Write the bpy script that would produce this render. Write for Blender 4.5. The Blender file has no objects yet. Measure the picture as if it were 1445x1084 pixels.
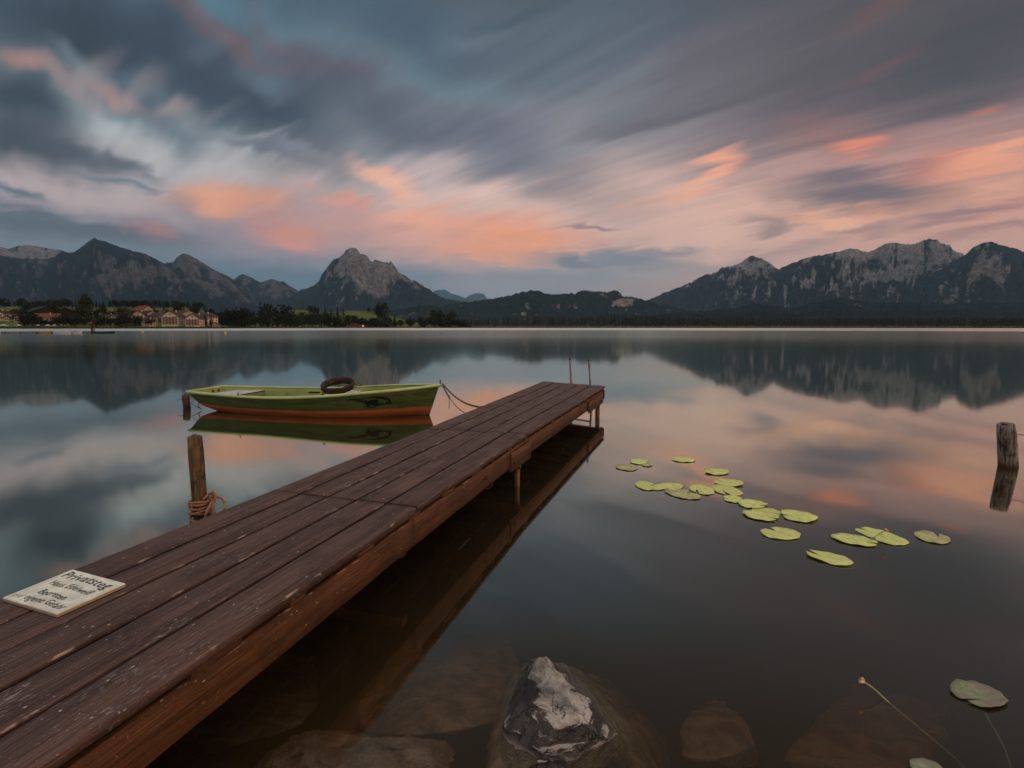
import bpy, bmesh, math, random
import numpy as np
from mathutils import Vector, Matrix, noise as mnoise
R = math.radians
random.seed(7)
RNG = np.random.RandomState(11)
C = bpy.context.scene.collection
sc = bpy.context.scene

# ------------------------------------------------------------------ camera
W0, H0, F = 1445.0, 1084.0, 803.0
HC = 1.42                      # eye height above the water
HD = 0.45                      # deck height above the water
PITCH = math.atan(80.5 / F)
cam = bpy.data.cameras.new("camera"); camo = bpy.data.objects.new("camera", cam); C.objects.link(camo)
cam.sensor_width = 36.0; cam.lens = 36.0 * F / W0; cam.clip_start = 0.05; cam.clip_end = 200000
camo.location = (0, 0, HC); camo.rotation_euler = (math.pi / 2 - PITCH, 0, 0)
sc.camera = camo
sc.view_settings.view_transform = 'Standard'; sc.view_settings.look = 'None'
sc.view_settings.exposure = 0.0; sc.view_settings.gamma = 1.0; sc.view_settings.use_curve_mapping = False
try:
    sc.cycles.use_denoising = True
    sc.cycles.max_bounces = 8; sc.cycles.transparent_max_bounces = 8
    sc.cycles.volume_bounces = 0
    sc.cycles.sample_clamp_indirect = 4.0
except Exception: pass

def ray(x, y):
    """direction of the line of sight through a spot of the picture"""
    u = (x - W0 / 2) / F; v = -(y - H0 / 2) / F
    return Vector((u, math.cos(PITCH) + v * math.sin(PITCH), -math.sin(PITCH) + v * math.cos(PITCH)))
def on(x, y, z=0.0):
    d = ray(x, y); t = (z - HC) / d.z
    return Vector((d.x * t, d.y * t, z))
def atd(x, y, D):
    d = ray(x, y); t = D / d.y
    return Vector((d.x * t, D, HC + d.z * t))
def px_of(p):
    """numpy (n,3) -> picture x, y"""
    q = np.asarray(p, float) - np.array([0, 0, HC])
    fw = q[:, 1] * math.cos(PITCH) - q[:, 2] * math.sin(PITCH)
    up = q[:, 1] * math.sin(PITCH) + q[:, 2] * math.cos(PITCH)
    fw = np.maximum(fw, 1e-3)
    return W0 / 2 + F * q[:, 0] / fw, H0 / 2 - F * up / fw

def lin(c):
    return tuple((v / 255.0 / 12.92) if v / 255.0 <= 0.04045 else ((v / 255.0 + 0.055) / 1.055) ** 2.4 for v in c) + (1.0,)

# ------------------------------------------------------------------ node helper
class NT:
    def __init__(s, tree): s.t = tree; s.n = tree.nodes; s.l = tree.links
    def new(s, typ, **kw):
        n = s.n.new(typ)
        for k, v in kw.items(): setattr(n, k, v)
        return n
    def put(s, sock, v):
        if v is None: return
        if isinstance(v, bpy.types.NodeSocket): s.l.new(v, sock)
        else: sock.default_value = v
    def m(s, op, a, b=None, c=None, clamp=False):
        n = s.new('ShaderNodeMath', operation=op, use_clamp=clamp)
        s.put(n.inputs[0], a); s.put(n.inputs[1], b); s.put(n.inputs[2], c)
        return n.outputs[0]
    def vm(s, op, a, b=None, out=0):
        n = s.new('ShaderNodeVectorMath', operation=op)
        s.put(n.inputs[0], a); s.put(n.inputs[1], b)
        return n.outputs[out]
    def mr(s, v, a, b, c=0.0, d=1.0, smooth=True):
        n = s.new('ShaderNodeMapRange', interpolation_type='SMOOTHSTEP' if smooth else 'LINEAR')
        s.put(n.inputs['Value'], v); s.put(n.inputs['From Min'], a); s.put(n.inputs['From Max'], b)
        s.put(n.inputs['To Min'], c); s.put(n.inputs['To Max'], d)
        return n.outputs[0]
    def mix(s, f, a, b, blend='MIX'):
        n = s.new('ShaderNodeMix', data_type='RGBA', blend_type=blend)
        s.put(n.inputs[0], f); s.put(n.inputs[6], a); s.put(n.inputs[7], b)
        return n.outputs[2]
    def noise(s, vec, scale, detail=4, rough=0.55, dist=0.0, out=0):
        n = s.new('ShaderNodeTexNoise')
        s.put(n.inputs['Vector'], vec); n.inputs['Scale'].default_value = scale
        n.inputs['Detail'].default_value = detail; n.inputs['Roughness'].default_value = rough
        n.inputs['Distortion'].default_value = dist
        return n.outputs[out]
    def mapping(s, vec, loc=(0, 0, 0), rot=(0, 0, 0), scale=(1, 1, 1), typ='POINT'):
        n = s.new('ShaderNodeMapping', vector_type=typ)
        s.put(n.inputs[0], vec); n.inputs['Location'].default_value = loc
        n.inputs['Rotation'].default_value = rot; n.inputs['Scale'].default_value = scale
        return n.outputs[0]
    def sep(s, v):
        n = s.new('ShaderNodeSeparateXYZ'); s.put(n.inputs[0], v); return n.outputs
    def com(s, x, y, z=0.0):
        n = s.new('ShaderNodeCombineXYZ'); s.put(n.inputs[0], x); s.put(n.inputs[1], y); s.put(n.inputs[2], z); return n.outputs[0]
    def ramp(s, f, stops):
        n = s.new('ShaderNodeValToRGB'); s.put(n.inputs[0], f)
        e = n.color_ramp.elements
        while len(e) < len(stops): e.new(0.5)
        for i, (p, c) in enumerate(stops): e[i].position = p; e[i].color = c if len(c) == 4 else tuple(c) + (1,)
        return n.outputs[0]

# ------------------------------------------------------------------ sky
SUN_AZ, SUN_EL = 118.0, 9.0          # low sun, behind and to the right of the camera
world = bpy.data.worlds.new("World"); sc.world = world; world.use_nodes = True
T = NT(world.node_tree); T.n.clear()
tc = T.new('ShaderNodeTexCoord')
dx, dy, dz = T.sep(tc.outputs['Generated'])
az = T.m('MULTIPLY', T.m('ARCTAN2', dx, dy), 57.2958)
el = T.m('MULTIPLY', T.m('ARCSINE', dz), 57.2958)

# clouds drift: streaks on a cloud layer seen in perspective
den = T.m('ADD', T.m('MAXIMUM', dz, 0.0), 0.10)
plane = T.com(T.m('DIVIDE', dx, den), T.m('DIVIDE', dy, den))
STREAK = R(-132)
st = T.mapping(plane, rot=(0, 0, STREAK), scale=(1, 1, 1))
s_long = T.mapping(st, scale=(0.42, 2.6, 1))
s_soft = T.mapping(st, scale=(0.36, 1.1, 1))
n_long = T.noise(T.mapping(st, scale=(0.5, 4.6, 1)), 1.6, 3, 0.55, 0.0)
n_soft = T.noise(s_soft, 1.3, 2, 0.5, 0.0)
n_soft2 = T.noise(T.mapping(s_soft, loc=(7.3, 2.1, 0)), 1.7, 2, 0.5, 0.0)
flat = T.com(T.m('MULTIPLY', az, 0.045), T.m('SUBTRACT', T.m('MULTIPLY', el, 0.30), T.m('MULTIPLY', T.mr(az, -10.0, 40.0), T.m('MULTIPLY', az, 0.03))))
n_flat = T.noise(flat, 1.6, 6, 0.6, 0.35)
n_flat2 = T.noise(T.mapping(flat, loc=(4, 9, 0)), 1.3, 5, 0.6, 0.3)
lump = T.noise(T.com(T.m('MULTIPLY', az, 0.16), T.m('MULTIPLY', el, 0.3)), 1.5, 6, 0.6, 0.4)
hi = T.mr(el, 3.0, 17.0)                     # 0 low in the sky, 1 high up
mixn = lambda a, b: T.m('ADD', T.m('MULTIPLY', a, hi), T.m('MULTIPLY', b, T.m('SUBTRACT', 1.0, hi)))
n_warp = T.noise(s_long, 1.6, 3, 0.5, 0.0)
w1 = T.m('SUBTRACT', mixn(n_warp, n_flat), 0.5)
w2 = T.m('SUBTRACT', mixn(n_soft2, n_flat2), 0.5)
azw = T.m('ADD', az, T.m('ADD', T.m('MULTIPLY', w2, T.m('ADD', 8.0, T.m('MULTIPLY', hi, T.mr(az, -45.0, 10.0, -2.0, 4.0)))), T.m('MULTIPLY', T.m('SUBTRACT', lump, 0.5), T.m('SUBTRACT', 6.0, T.m('MULTIPLY', hi, 4.5)))))
elw = T.m('ADD', el, T.m('ADD', T.m('MULTIPLY', w1, T.m('ADD', 2.6, T.m('MULTIPLY', hi, T.mr(az, -45.0, 10.0, 3.6, 6.0)))), T.m('MULTIPLY', T.m('SUBTRACT', lump, 0.5), T.m('SUBTRACT', 2.6, T.m('MULTIPLY', hi, 1.8)))))
wv = T.com(azw, elw)
def ae(x, y):
    d = ray(x, y).normalized(); return math.degrees(math.atan2(d.x, d.y)), math.degrees(math.asin(d.z))
def eramp(cols):
    """vertical run of colours: list of (picture y, rgb)"""
    s = []
    for y, c in sorted(cols, key=lambda t: -t[0]):
        s.append((max(0.0, min(1.0, math.degrees(math.atan((461.5 - y) / F)) / 60.0)), lin(c)))
    return T.ramp(T.m('DIVIDE', T.m('ADD', el, T.m('MULTIPLY', w1, T.m('MULTIPLY', hi, 5.0))), 60.0), s)
left = eramp([(455, (70, 92, 108)), (400, (96, 112, 126)), (340, (128, 122, 132)), (290, (182, 164, 166)), (230, (164, 172, 176)), (150, (120, 142, 152)), (60, (88, 112, 128)), (-60, (56, 64, 72)), (-400, (46, 46, 46))])
midd = eramp([(455, (128, 134, 146)), (400, (150, 146, 152)), (340, (206, 172, 162)), (280, (216, 188, 178)), (230, (160, 154, 160)), (150, (118, 122, 132)), (60, (92, 102, 114)), (-60, (72, 72, 74)), (-400, (46, 40, 34))])
righ = eramp([(455, (196, 152, 138)), (400, (220, 170, 150)), (330, (216, 166, 146)), (280, (188, 146, 138)), (220, (132, 110, 114)), (120, (98, 88, 94)), (30, (78, 74, 80)), (-60, (66, 59, 57)), (-400, (44, 35, 29))])
base = T.mix(T.mr(az, -34.0, 0.0), left, midd)
base = T.mix(T.mr(az, 2.0, 34.0), base, righ)
BL = [  # x, y, rx, ry, tilt (clockwise), rgb, strength
 (850,300,230,60,0,(224,188,176),.55),(1020,330,160,45,-5,(228,190,172),.55),(560,250,120,28,8,(192,170,170),.4),
 (190,235,190,42,6,(178,176,178),.75),(170,285,200,24,4,(196,174,172),.7),(470,235,110,26,8,(178,168,172),.55),
 (400,390,190,26,0,(82,106,124),.85),(240,362,120,16,3,(112,116,128),.6),(560,392,90,22,0,(112,124,138),.45),
 (150,45,300,85,8,(44,53,65),1.),(345,130,200,70,27,(54,64,78),.97),(215,160,90,34,25,(68,84,98),.8),
 (15,130,110,60,22,(44,53,64),1.),(0,192,190,44,8,(56,54,63),1.),(100,212,120,16,10,(70,70,80),.8),(185,229,46,9,8,(84,86,96),.75),
 (20,64,46,18,20,(190,138,122),.65),(80,100,80,20,34,(150,128,128),.7),(160,128,60,16,30,(178,140,132),.65),(110,78,60,16,30,(120,130,136),.6),(255,155,36,12,-40,(176,150,146),.5),
 (310,8,46,26,20,(92,126,142),.8),(372,95,26,44,-8,(116,136,150),.65),(640,112,70,26,18,(112,138,148),.65),(590,180,60,14,16,(110,122,132),.4),
 (290,22,110,20,24,(112,82,86),.6),(338,52,44,14,30,(140,100,98),.5),(462,106,74,15,8,(142,96,94),.6),(410,70,60,22,35,(112,84,88),.6),
 (520,150,200,52,17,(84,86,99),.8),(720,215,190,50,22,(104,105,118),.7),(560,40,200,46,14,(74,92,108),.7),(800,60,140,40,-10,(96,106,118),.6),
 (862,130,60,26,-20,(124,138,148),.6),(690,40,60,20,-14,(112,124,134),.4),(300,60,40,16,-40,(110,124,134),.3),(130,90,56,18,-38,(160,146,144),.35),(210,128,50,15,-42,(160,146,146),.32),(290,160,50,13,-36,(154,150,154),.3),(350,195,60,8,-10,(168,166,170),.4),(930,160,90,18,-8,(86,84,90),.6),(960,110,180,60,-14,(108,98,104),.5),(1060,215,110,26,-10,(118,106,114),.5),
 (1250,100,240,78,0,(84,78,83),.75),(1400,60,150,80,0,(74,69,74),.8),(1250,14,76,18,-16,(122,88,80),.5),(1422,148,34,13,-12,(186,118,96),.65),
 (1190,198,90,24,8,(150,108,102),.6),(1214,207,42,12,8,(222,140,108),.8),(1330,236,60,11,-8,(200,128,106),.7),(1255,100,50,14,-25,(112,82,80),.6),
 (1400,230,120,16,-14,(232,166,134),.85),(1300,288,170,13,-8,(240,178,146),.85),(1420,290,90,14,-8,(226,156,136),.7),(1002,247,50,12,-27,(242,176,146),.85),(950,272,80,9,-16,(228,176,152),.6),
 (1215,272,135,28,9,(108,96,106),.9),(1100,308,56,12,4,(142,120,124),.8),(1072,327,30,8,-8,(140,118,122),.7),(1212,328,50,8,4,(150,120,122),.8),(1370,300,120,9,-6,(140,112,116),.7),(1400,325,90,10,0,(172,124,118),.7),(1110,354,70,7,-6,(170,142,140),.6),(1150,312,80,10,14,(244,188,154),.7),
 (390,322,140,52,0,(160,138,146),.85),(280,300,40,20,10,(132,126,138),.6),(335,285,84,25,0,(228,160,124),.85),(300,278,36,10,-6,(226,164,128),.5),(412,333,60,21,4,(222,146,120),.8),(450,318,60,14,8,(206,156,140),.5),(480,300,60,24,12,(190,148,146),.7),
 (545,257,44,20,30,(238,182,158),.85),(487,284,36,9,12,(216,150,132),.8),(640,335,160,38,3,(222,164,146),.9),(600,312,60,14,4,(238,172,142),.8),(735,338,88,30,6,(238,166,126),1.),(690,352,50,12,4,(238,162,122),.8),
 (80,322,200,17,2,(80,80,92),.92),(200,326,40,13,4,(176,122,120),.85),(40,306,70,6,2,(84,90,102),.5),(22,274,46,6,6,(88,100,112),.85),(180,257,56,6,5,(110,118,130),.8),(372,209,66,9,8,(108,112,124),.85),(440,220,60,8,8,(140,140,148),.5),
 (868,370,110,11,4,(124,132,143),.85),(800,392,150,10,0,(140,144,152),.7),(930,356,60,9,0,(132,132,142),.75),(826,366,34,9,20,(112,118,132),.6),(1010,380,80,10,-6,(158,150,152),.6),(832,321,40,3,2,(150,124,128),.8),(700,395,90,14,0,(150,142,152),.6),
 (720,16,70,14,-10,(70,84,98),.5),
]
col = base
for i, (x, y, rx, ry, rot, c, s) in enumerate(BL):
    a0, e0 = ae(x, y); a1, _ = ae(x + 1, y); _, e1 = ae(x, y - 1)
    # the tiny term keeps the blobs evaluated one after the other
    ma = T.new('ShaderNodeVectorMath', operation='MULTIPLY_ADD')
    T.put(ma.inputs[0], col); ma.inputs[1].default_value = (1e-7, 1e-7, 1e-7); T.put(ma.inputs[2], wv)
    mp = T.mapping(ma.outputs[0], loc=(a0, e0, 0), rot=(0, 0, -R(rot)), scale=(rx * 1.5 * (a1 - a0), ry * 1.5 * (e1 - e0), 1), typ='TEXTURE')
    ln = T.vm('LENGTH', mp, out=1)
    f = T.mr(ln, 1.04, 0.12, 0.0, s)
    col = T.mix(f, col, lin(c))
fine_s = T.noise(T.mapping(st, loc=(3, 1, 0), scale=(1.3, 11.0, 1)), 1.6, 4, 0.6, 0.3)
mod = T.m('MULTIPLY', T.mr(mixn(n_long, n_flat), 0.3, 0.7, 0.91, 1.09, False), T.mr(fine_s, 0.3, 0.7, T.m('SUBTRACT', 1.0, T.m('MULTIPLY', hi, 0.065)), T.m('ADD', 1.0, T.m('MULTIPLY', hi, 0.065)), False))
mod2 = T.m('ADD', 0.88, T.m('MULTIPLY', mixn(n_soft, lump), 0.24))
col = T.mix(1.0, col, T.com(T.m('MULTIPLY', mod, mod2), T.m('MULTIPLY', mod, mod2), T.m('MULTIPLY', mod, mod2)), 'MULTIPLY')
gm = T.new('ShaderNodeGamma'); T.put(gm.inputs[0], col); gm.inputs[1].default_value = 1.20
col = T.mix(1.0, gm.outputs[0], T.mix(T.mr(az, -10.0, 30.0), (1.30, 1.31, 1.27, 1), (1.31, 1.26, 1.18, 1)), 'MULTIPLY')
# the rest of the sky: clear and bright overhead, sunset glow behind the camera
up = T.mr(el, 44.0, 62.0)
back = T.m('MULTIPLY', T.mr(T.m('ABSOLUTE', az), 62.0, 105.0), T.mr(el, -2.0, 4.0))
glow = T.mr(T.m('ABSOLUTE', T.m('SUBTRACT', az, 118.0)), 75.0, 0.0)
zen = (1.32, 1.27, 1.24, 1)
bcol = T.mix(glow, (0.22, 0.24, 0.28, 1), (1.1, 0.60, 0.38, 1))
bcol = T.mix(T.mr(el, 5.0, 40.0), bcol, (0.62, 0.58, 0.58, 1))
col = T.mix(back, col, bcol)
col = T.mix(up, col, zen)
# a little of the physical clear sky under it
sky = T.new('ShaderNodeTexSky', sky_type='NISHITA'); sky.sun_disc = False
sky.sun_elevation = R(SUN_EL); sky.sun_rotation = R(SUN_AZ)
sk = T.new('ShaderNodeBackground'); T.put(sk.inputs[0], sky.outputs[0]); sk.inputs[1].default_value = 0.05 * 0.1
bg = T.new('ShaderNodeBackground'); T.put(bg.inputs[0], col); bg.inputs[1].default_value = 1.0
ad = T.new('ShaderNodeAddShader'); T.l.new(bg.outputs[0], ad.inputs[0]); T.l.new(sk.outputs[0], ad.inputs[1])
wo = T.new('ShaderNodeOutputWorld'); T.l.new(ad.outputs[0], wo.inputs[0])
world.cycles.sampling_method = 'MANUAL'; world.cycles.sample_map_resolution = 512

sl = bpy.data.lights.new("sun", 'SUN'); slo = bpy.data.objects.new("sun", sl); C.objects.link(slo)
sl.energy = 0.5; sl.angle = R(10); sl.color = (1.0, 0.66, 0.42)
sd = Vector((math.sin(R(SUN_AZ)) * math.cos(R(SUN_EL)), math.cos(R(SUN_AZ)) * math.cos(R(SUN_EL)), math.sin(R(SUN_EL))))
slo.rotation_euler = sd.to_track_quat('Z', 'Y').to_euler()

# ------------------------------------------------------------------ object helpers
def thing(name, label, cat, loc=(0, 0, 0), rotz=0.0, group=None):
    o = bpy.data.objects.new(name, None); C.objects.link(o)
    o.location = loc; o.rotation_euler = (0, 0, rotz); o.empty_display_size = 0.1
    return tag(o, label, cat, group)
def tag(o, label, cat, group=None, kind=None):
    o["label"] = label; o["category"] = cat
    if group: o["group"] = group
    if kind: o["kind"] = kind
    return o
def link(name, me, mats=None, parent=None, loc=None, rot=None):
    o = bpy.data.objects.new(name, me); C.objects.link(o)
    if mats:
        for m_ in (mats if isinstance(mats, (list, tuple)) else [mats]): me.materials.append(m_)
    if parent: o.parent = parent
    if loc is not None: o.location = loc
    if rot is not None: o.rotation_euler = rot
    return o
def from_bm(name, bm, mats=None, parent=None, smooth=False, **k):
    me = bpy.data.meshes.new(name)
    bm.normal_update(); bm.to_mesh(me); bm.free()
    if smooth:
        for p in me.polygons: p.use_smooth = True
    return link(name, me, mats, parent, **k)
def from_np(name, V, Fq, mats=None, parent=None, smooth=False, **k):
    me = bpy.data.meshes.new(name)
    me.from_pydata([tuple(v) for v in V], [], [tuple(int(i) for i in f) for f in Fq]); me.update()
    if smooth: me.shade_smooth()
    return link(name, me, mats, parent, **k)
def struct(o): o["kind"] = "structure"; return o
def add_box(bm, lo, hi, mat=0, M=None, bevel=0.0):
    g = bmesh.new()
    bmesh.ops.create_cube(g, size=1)
    for v in g.verts: v.co = Vector([(lo[i] + hi[i]) / 2 + v.co[i] * (hi[i] - lo[i]) for i in range(3)])
    if bevel: bmesh.ops.bevel(g, geom=list(g.edges), offset=bevel, segments=2, affect='EDGES')
    if M is not None: bmesh.ops.transform(g, matrix=M, verts=g.verts)
    merge(bm, g, mat)
def merge(bm, g, mat=0):
    mp = {}
    for v in g.verts: mp[v] = bm.verts.new(v.co)
    for f in g.faces:
        try:
            nf = bm.faces.new([mp[v] for v in f.verts]); nf.material_index = mat; nf.smooth = f.smooth
        except ValueError: pass
    g.free()
def add_tube(bm, pts, rad, seg=10, mat=0, caps=True, smooth=True, jitter=0.0):
    pts = [Vector(p) for p in pts]; n = len(pts)
    rs = rad if isinstance(rad, (list, tuple)) else [rad] * n
    rings = []; ref = None
    for i, p in enumerate(pts):
        t = (pts[min(i + 1, n - 1)] - pts[max(i - 1, 0)])
        if t.length < 1e-9: t = Vector((0, 0, 1))
        t.normalize()
        if ref is None:
            ref = t.orthogonal().normalized()
        else:
            ref = (ref - t * ref.dot(t)); ref = ref.normalized() if ref.length > 1e-6 else t.orthogonal().normalized()
        b = t.cross(ref)
        ring = []
        for k in range(seg):
            a = 2 * math.pi * k / seg
            r_ = rs[i] * (1 + (mnoise.noise(Vector((math.cos(a) * 1.3, math.sin(a) * 1.3, i * 0.35 + 5 * p.x))) * jitter if jitter else 0))
            ring.append(bm.verts.new(p + (ref * math.cos(a) + b * math.sin(a)) * r_))
        rings.append(ring)
    for i in range(n - 1):
        for k in range(seg):
            f = bm.faces.new((rings[i][k], rings[i][(k + 1) % seg], rings[i + 1][(k + 1) % seg], rings[i + 1][k]))
            f.smooth = smooth; f.material_index = mat
    if caps:
        f = bm.faces.new(list(reversed(rings[0]))); f.material_index = mat
        f = bm.faces.new(rings[-1]); f.material_index = mat
    return rings
def add_torus(bm, c, ax, R1, r1, n1=20, n2=8, mat=0, arc=1.0, squash=(1, 1)):
    ax = Vector(ax).normalized(); u = ax.orthogonal().normalized(); v = ax.cross(u)
    pts = [Vector(c) + u * math.cos(t) * R1 * squash[0] + v * math.sin(t) * R1 * squash[1] for t in [2 * math.pi * arc * i / n1 for i in range(n1 + 1)]]
    add_tube(bm, pts, r1, n2, mat, caps=arc < 1)
def grid_faces(nu, nv, wrap=False):
    f = []
    for j in range(nv - 1):
        for i in range(nu - (0 if wrap else 1)):
            a = j * nu + i; b = j * nu + (i + 1) % nu
            f.append((a, b, b + nu, a + nu))
    return f

# ------------------------------------------------------------------ numpy noise
_P = RNG.rand(256, 256).astype(np.float64)
def vnoise(x, y):
    xi = np.floor(x).astype(int); yi = np.floor(y).astype(int); fx = x - xi; fy = y - yi
    fx = fx * fx * (3 - 2 * fx); fy = fy * fy * (3 - 2 * fy)
    g = lambda a, b: _P[a & 255, b & 255]
    return (g(xi, yi) * (1 - fx) + g(xi + 1, yi) * fx) * (1 - fy) + (g(xi, yi + 1) * (1 - fx) + g(xi + 1, yi + 1) * fx) * fy
def fbm(x, y, o=5, g=0.5):
    s = 0; a = 1; t = 0
    for k in range(o):
        s = s + a * vnoise(x * 2 ** k + 17.3 * k, y * 2 ** k + 9.1 * k); t += a; a *= g
    return s / t
def ridged(x, y, o=5, g=0.55):
    s = 0; a = 1; t = 0
    for k in range(o):
        s = s + a * (1 - np.abs(2 * vnoise(x * 2 ** k + 31.7 * k, y * 2 ** k + 3.3 * k) - 1)); t += a; a *= g
    return s / t

# ------------------------------------------------------------------ materials
def mat(name):
    m = bpy.data.materials.new(name); m.use_nodes = True
    t = NT(m.node_tree); t.n.clear()
    o = t.new('ShaderNodeOutputMaterial'); return m, t, o
def bsdf(t, o, color, rough=0.7, spec=0.3, normal=None, metal=0.0, **k):
    b = t.new('ShaderNodeBsdfPrincipled')
    t.put(b.inputs['Base Color'], color); t.put(b.inputs['Roughness'], rough)
    t.put(b.inputs['Specular IOR Level'], spec); t.put(b.inputs['Metallic'], metal)
    if normal is not None: t.l.new(normal, b.inputs['Normal'])
    for kk, v in k.items(): t.put(b.inputs[kk.replace('_', ' ')], v)
    t.l.new(b.outputs[0], o.inputs['Surface']); return b
def bump(t, h, strength=0.4, dist=0.01):
    n = t.new('ShaderNodeBump'); n.inputs['Strength'].default_value = strength; n.inputs['Distance'].default_value = dist
    t.put(n.inputs['Height'], h); return n.outputs[0]
def plain(name, c, rough=0.7, spec=0.3, var=0.25, scale=6.0, metal=0.0, bmp=0.15, c2=None):
    m, t, o = mat(name)
    g = t.new('ShaderNodeTexCoord').outputs['Object']
    n = t.noise(g, scale, 5, 0.6)
    c2 = c2 or tuple(v * 0.55 for v in c[:3])
    f = t.mr(n, 0.5 - var, 0.5 + var)
    colr = t.mix(f, tuple(c2[:3]) + (1,), tuple(c[:3]) + (1,))
    bsdf(t, o, colr, rough, spec, bump(t, t.noise(g, scale * 5, 4), bmp, 0.01), metal)
    return m

# ================================================================== WATER
m, t, o = mat("lake_water")
geo = t.new('ShaderNodeNewGeometry')
pos = geo.outputs['Position']
px_, py_, pz_ = t.sep(pos)
dist = t.vm('LENGTH', t.com(px_, py_), out=1)
far = t.mr(t.m('ADD', dist, t.m('MULTIPLY', t.noise(pos, 0.02, 3), 30.0)), 235.0, 290.0)      # open water ruffled by the breeze
nearr = t.mr(dist, 8.0, 90.0, 0.045, 0.13)
rough = t.m('ADD', nearr, t.m('MULTIPLY', far, 0.16))
# slow swell softened by the long calm
sw = t.noise(t.mapping(pos, scale=(1.0, 0.6, 1)), 0.55, 3, 0.5)
nrm = bump(t, sw, 0.05, 0.02)
gl = t.new('ShaderNodeBsdfGlossy'); gl.inputs[0].default_value = (0.91, 0.97, 0.88, 1); t.put(gl.inputs['Roughness'], rough); t.l.new(nrm, gl.inputs['Normal'])
tr = t.new('ShaderNodeBsdfTransparent'); tr.inputs[0].default_value = (0.93, 0.90, 0.84, 1)
df = t.new('ShaderNodeBsdfDiffuse'); df.inputs[0].default_value = (0.064, 0.038, 0.016, 1)
body = t.new('ShaderNodeMixShader'); body.inputs[0].default_value = 0.34
t.l.new(tr.outputs[0], body.inputs[1]); t.l.new(df.outputs[0], body.inputs[2])
fr = t.new('ShaderNodeFresnel'); fr.inputs['IOR'].default_value = 1.4
lwn = t.new('ShaderNodeLayerWeight'); lwn.inputs[0].default_value = 0.5
lw = t.m('MINIMUM', t.m('MAXIMUM', fr.outputs[0], t.m('POWER', lwn.outputs['Facing'], 2.2)), 0.97)
ms = t.new('ShaderNodeMixShader'); t.put(ms.inputs[0], lw)
t.l.new(body.outputs[0], ms.inputs[1]); t.l.new(gl.outputs[0], ms.inputs[2])
t.l.new(ms.outputs[0], o.inputs['Surface'])
va = t.new('ShaderNodeVolumeAbsorption'); va.inputs[0].default_value = (0.60, 0.34, 0.14, 1); va.inputs['Density'].default_value = 2.0
t.l.new(va.outputs[0], o.inputs['Volume'])
WATER = m
bm = bmesh.new()
add_box(bm, (-9000, -60, -5.5), (9000, 1500, 0.0))
w_ = struct(from_bm("water", bm, WATER))

# lake bed
m, t, o = mat("lake_bed")
g = t.new('ShaderNodeTexCoord').outputs['Object']
n = t.noise(g, 1.3, 6, 0.6); n2 = t.noise(g, 9.0, 4, 0.6)
bsdf(t, o, t.mix(t.mr(t.m('ADD', n, t.m('MULTIPLY', n2, 0.3)), 0.45, 0.85), (0.030, 0.018, 0.010, 1), (0.13, 0.092, 0.06, 1)), 0.9, 0.1, bump(t, n2, 0.5, 0.03))
BED = m
xs = np.concatenate([np.linspace(-9000, -30, 8), np.linspace(-14, 14, 90), np.linspace(30, 9000, 8)])
ys = np.concatenate([np.linspace(-50, -4, 6), np.linspace(-3, 14, 70), np.array([20, 40, 100, 400, 1450.])])
X, Y = np.meshgrid(xs, ys)
Z = -0.75 - np.clip(Y - 1.6, 0, 30) * 0.33 + (fbm(X * 0.9, Y * 0.9, 4) - 0.5) * 0.35 * (np.abs(X) < 15) * (Y < 15)
Z = np.maximum(Z, -4.9)
struct(from_np("lake_bed", np.stack([X.ravel(), Y.ravel(), Z.ravel()], 1), grid_faces(len(xs), len(ys)), BED, smooth=True))

# ================================================================== FAR SHORE GROUND
def shore(xp):
    return np.interp(xp, [-600, 0, 300, 360, 500, 900, 1445, 2100], [430, 480, 520, 650, 850, 900, 720, 600])
def az_px(xp): return (xp - W0 / 2) / F
def ground_z(xp, D):
    s = np.maximum(D - shore(xp), -40)
    leftw = np.clip((340 - xp) / 60.0, 0, 1)
    z = np.where(s < 0, s * 0.05, 0.35 + np.minimum(s * 0.01, 3.0))
    village = np.where(s < 0, 0, np.minimum(np.maximum(s - 12, 0) * 0.105, 24))
    z = z + leftw * village
    # the meadow hill in the middle of the shore
    hx = np.exp(-((xp - 520) / 62.0) ** 2) * 26 + np.exp(-((xp - 415) / 36.0) ** 2) * 27 + np.exp(-((xp - 470) / 40.0) ** 2) * 10
    z = z + hx * np.clip((D - 880) / 190.0, 0, 1) ** 1.2 * np.clip((2600 - D) / 1400.0, 0, 1) * (s > 0)
    return z
m, t, o = mat("shore_meadow")
g = t.new('ShaderNodeNewGeometry').outputs['Position']
n = t.noise(g, 0.02, 5, 0.6); n2 = t.noise(g, 0.25, 4, 0.6)
gx, gy, gz = t.sep(g)
c1 = t.mix(t.mr(n, 0.35, 0.65), (0.034, 0.050, 0.012, 1), (0.10, 0.12, 0.026, 1))
c1 = t.mix(t.mr(n2, 0.4, 0.7, 0, 0.6), c1, (0.10, 0.09, 0.04, 1))
reed = t.mix(t.mr(n2, 0.4, 0.6), (0.035, 0.035, 0.018, 1), (0.11, 0.085, 0.045, 1))
bsdf(t, o, t.mix(t.mr(gz, 0.7, 2.2), reed, c1), 0.95, 0.1)
cols = np.linspace(-700, 2150, 240); rows = np.concatenate([np.linspace(-40, 300, 40), np.geomspace(330, 22000, 34)])
XP, S = np.meshgrid(cols, rows)
D = shore(XP) + S
wig = (fbm(XP * 0.06, XP * 0.0 + 3, 4) - 0.5) * 16
D = D + wig * (S < 400)
Zg = ground_z(XP, D - wig * (S < 400))
Zg = Zg + (fbm(XP * 0.2, S * 0.03, 4) - 0.5) * 1.2 * (S > 12)
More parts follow.
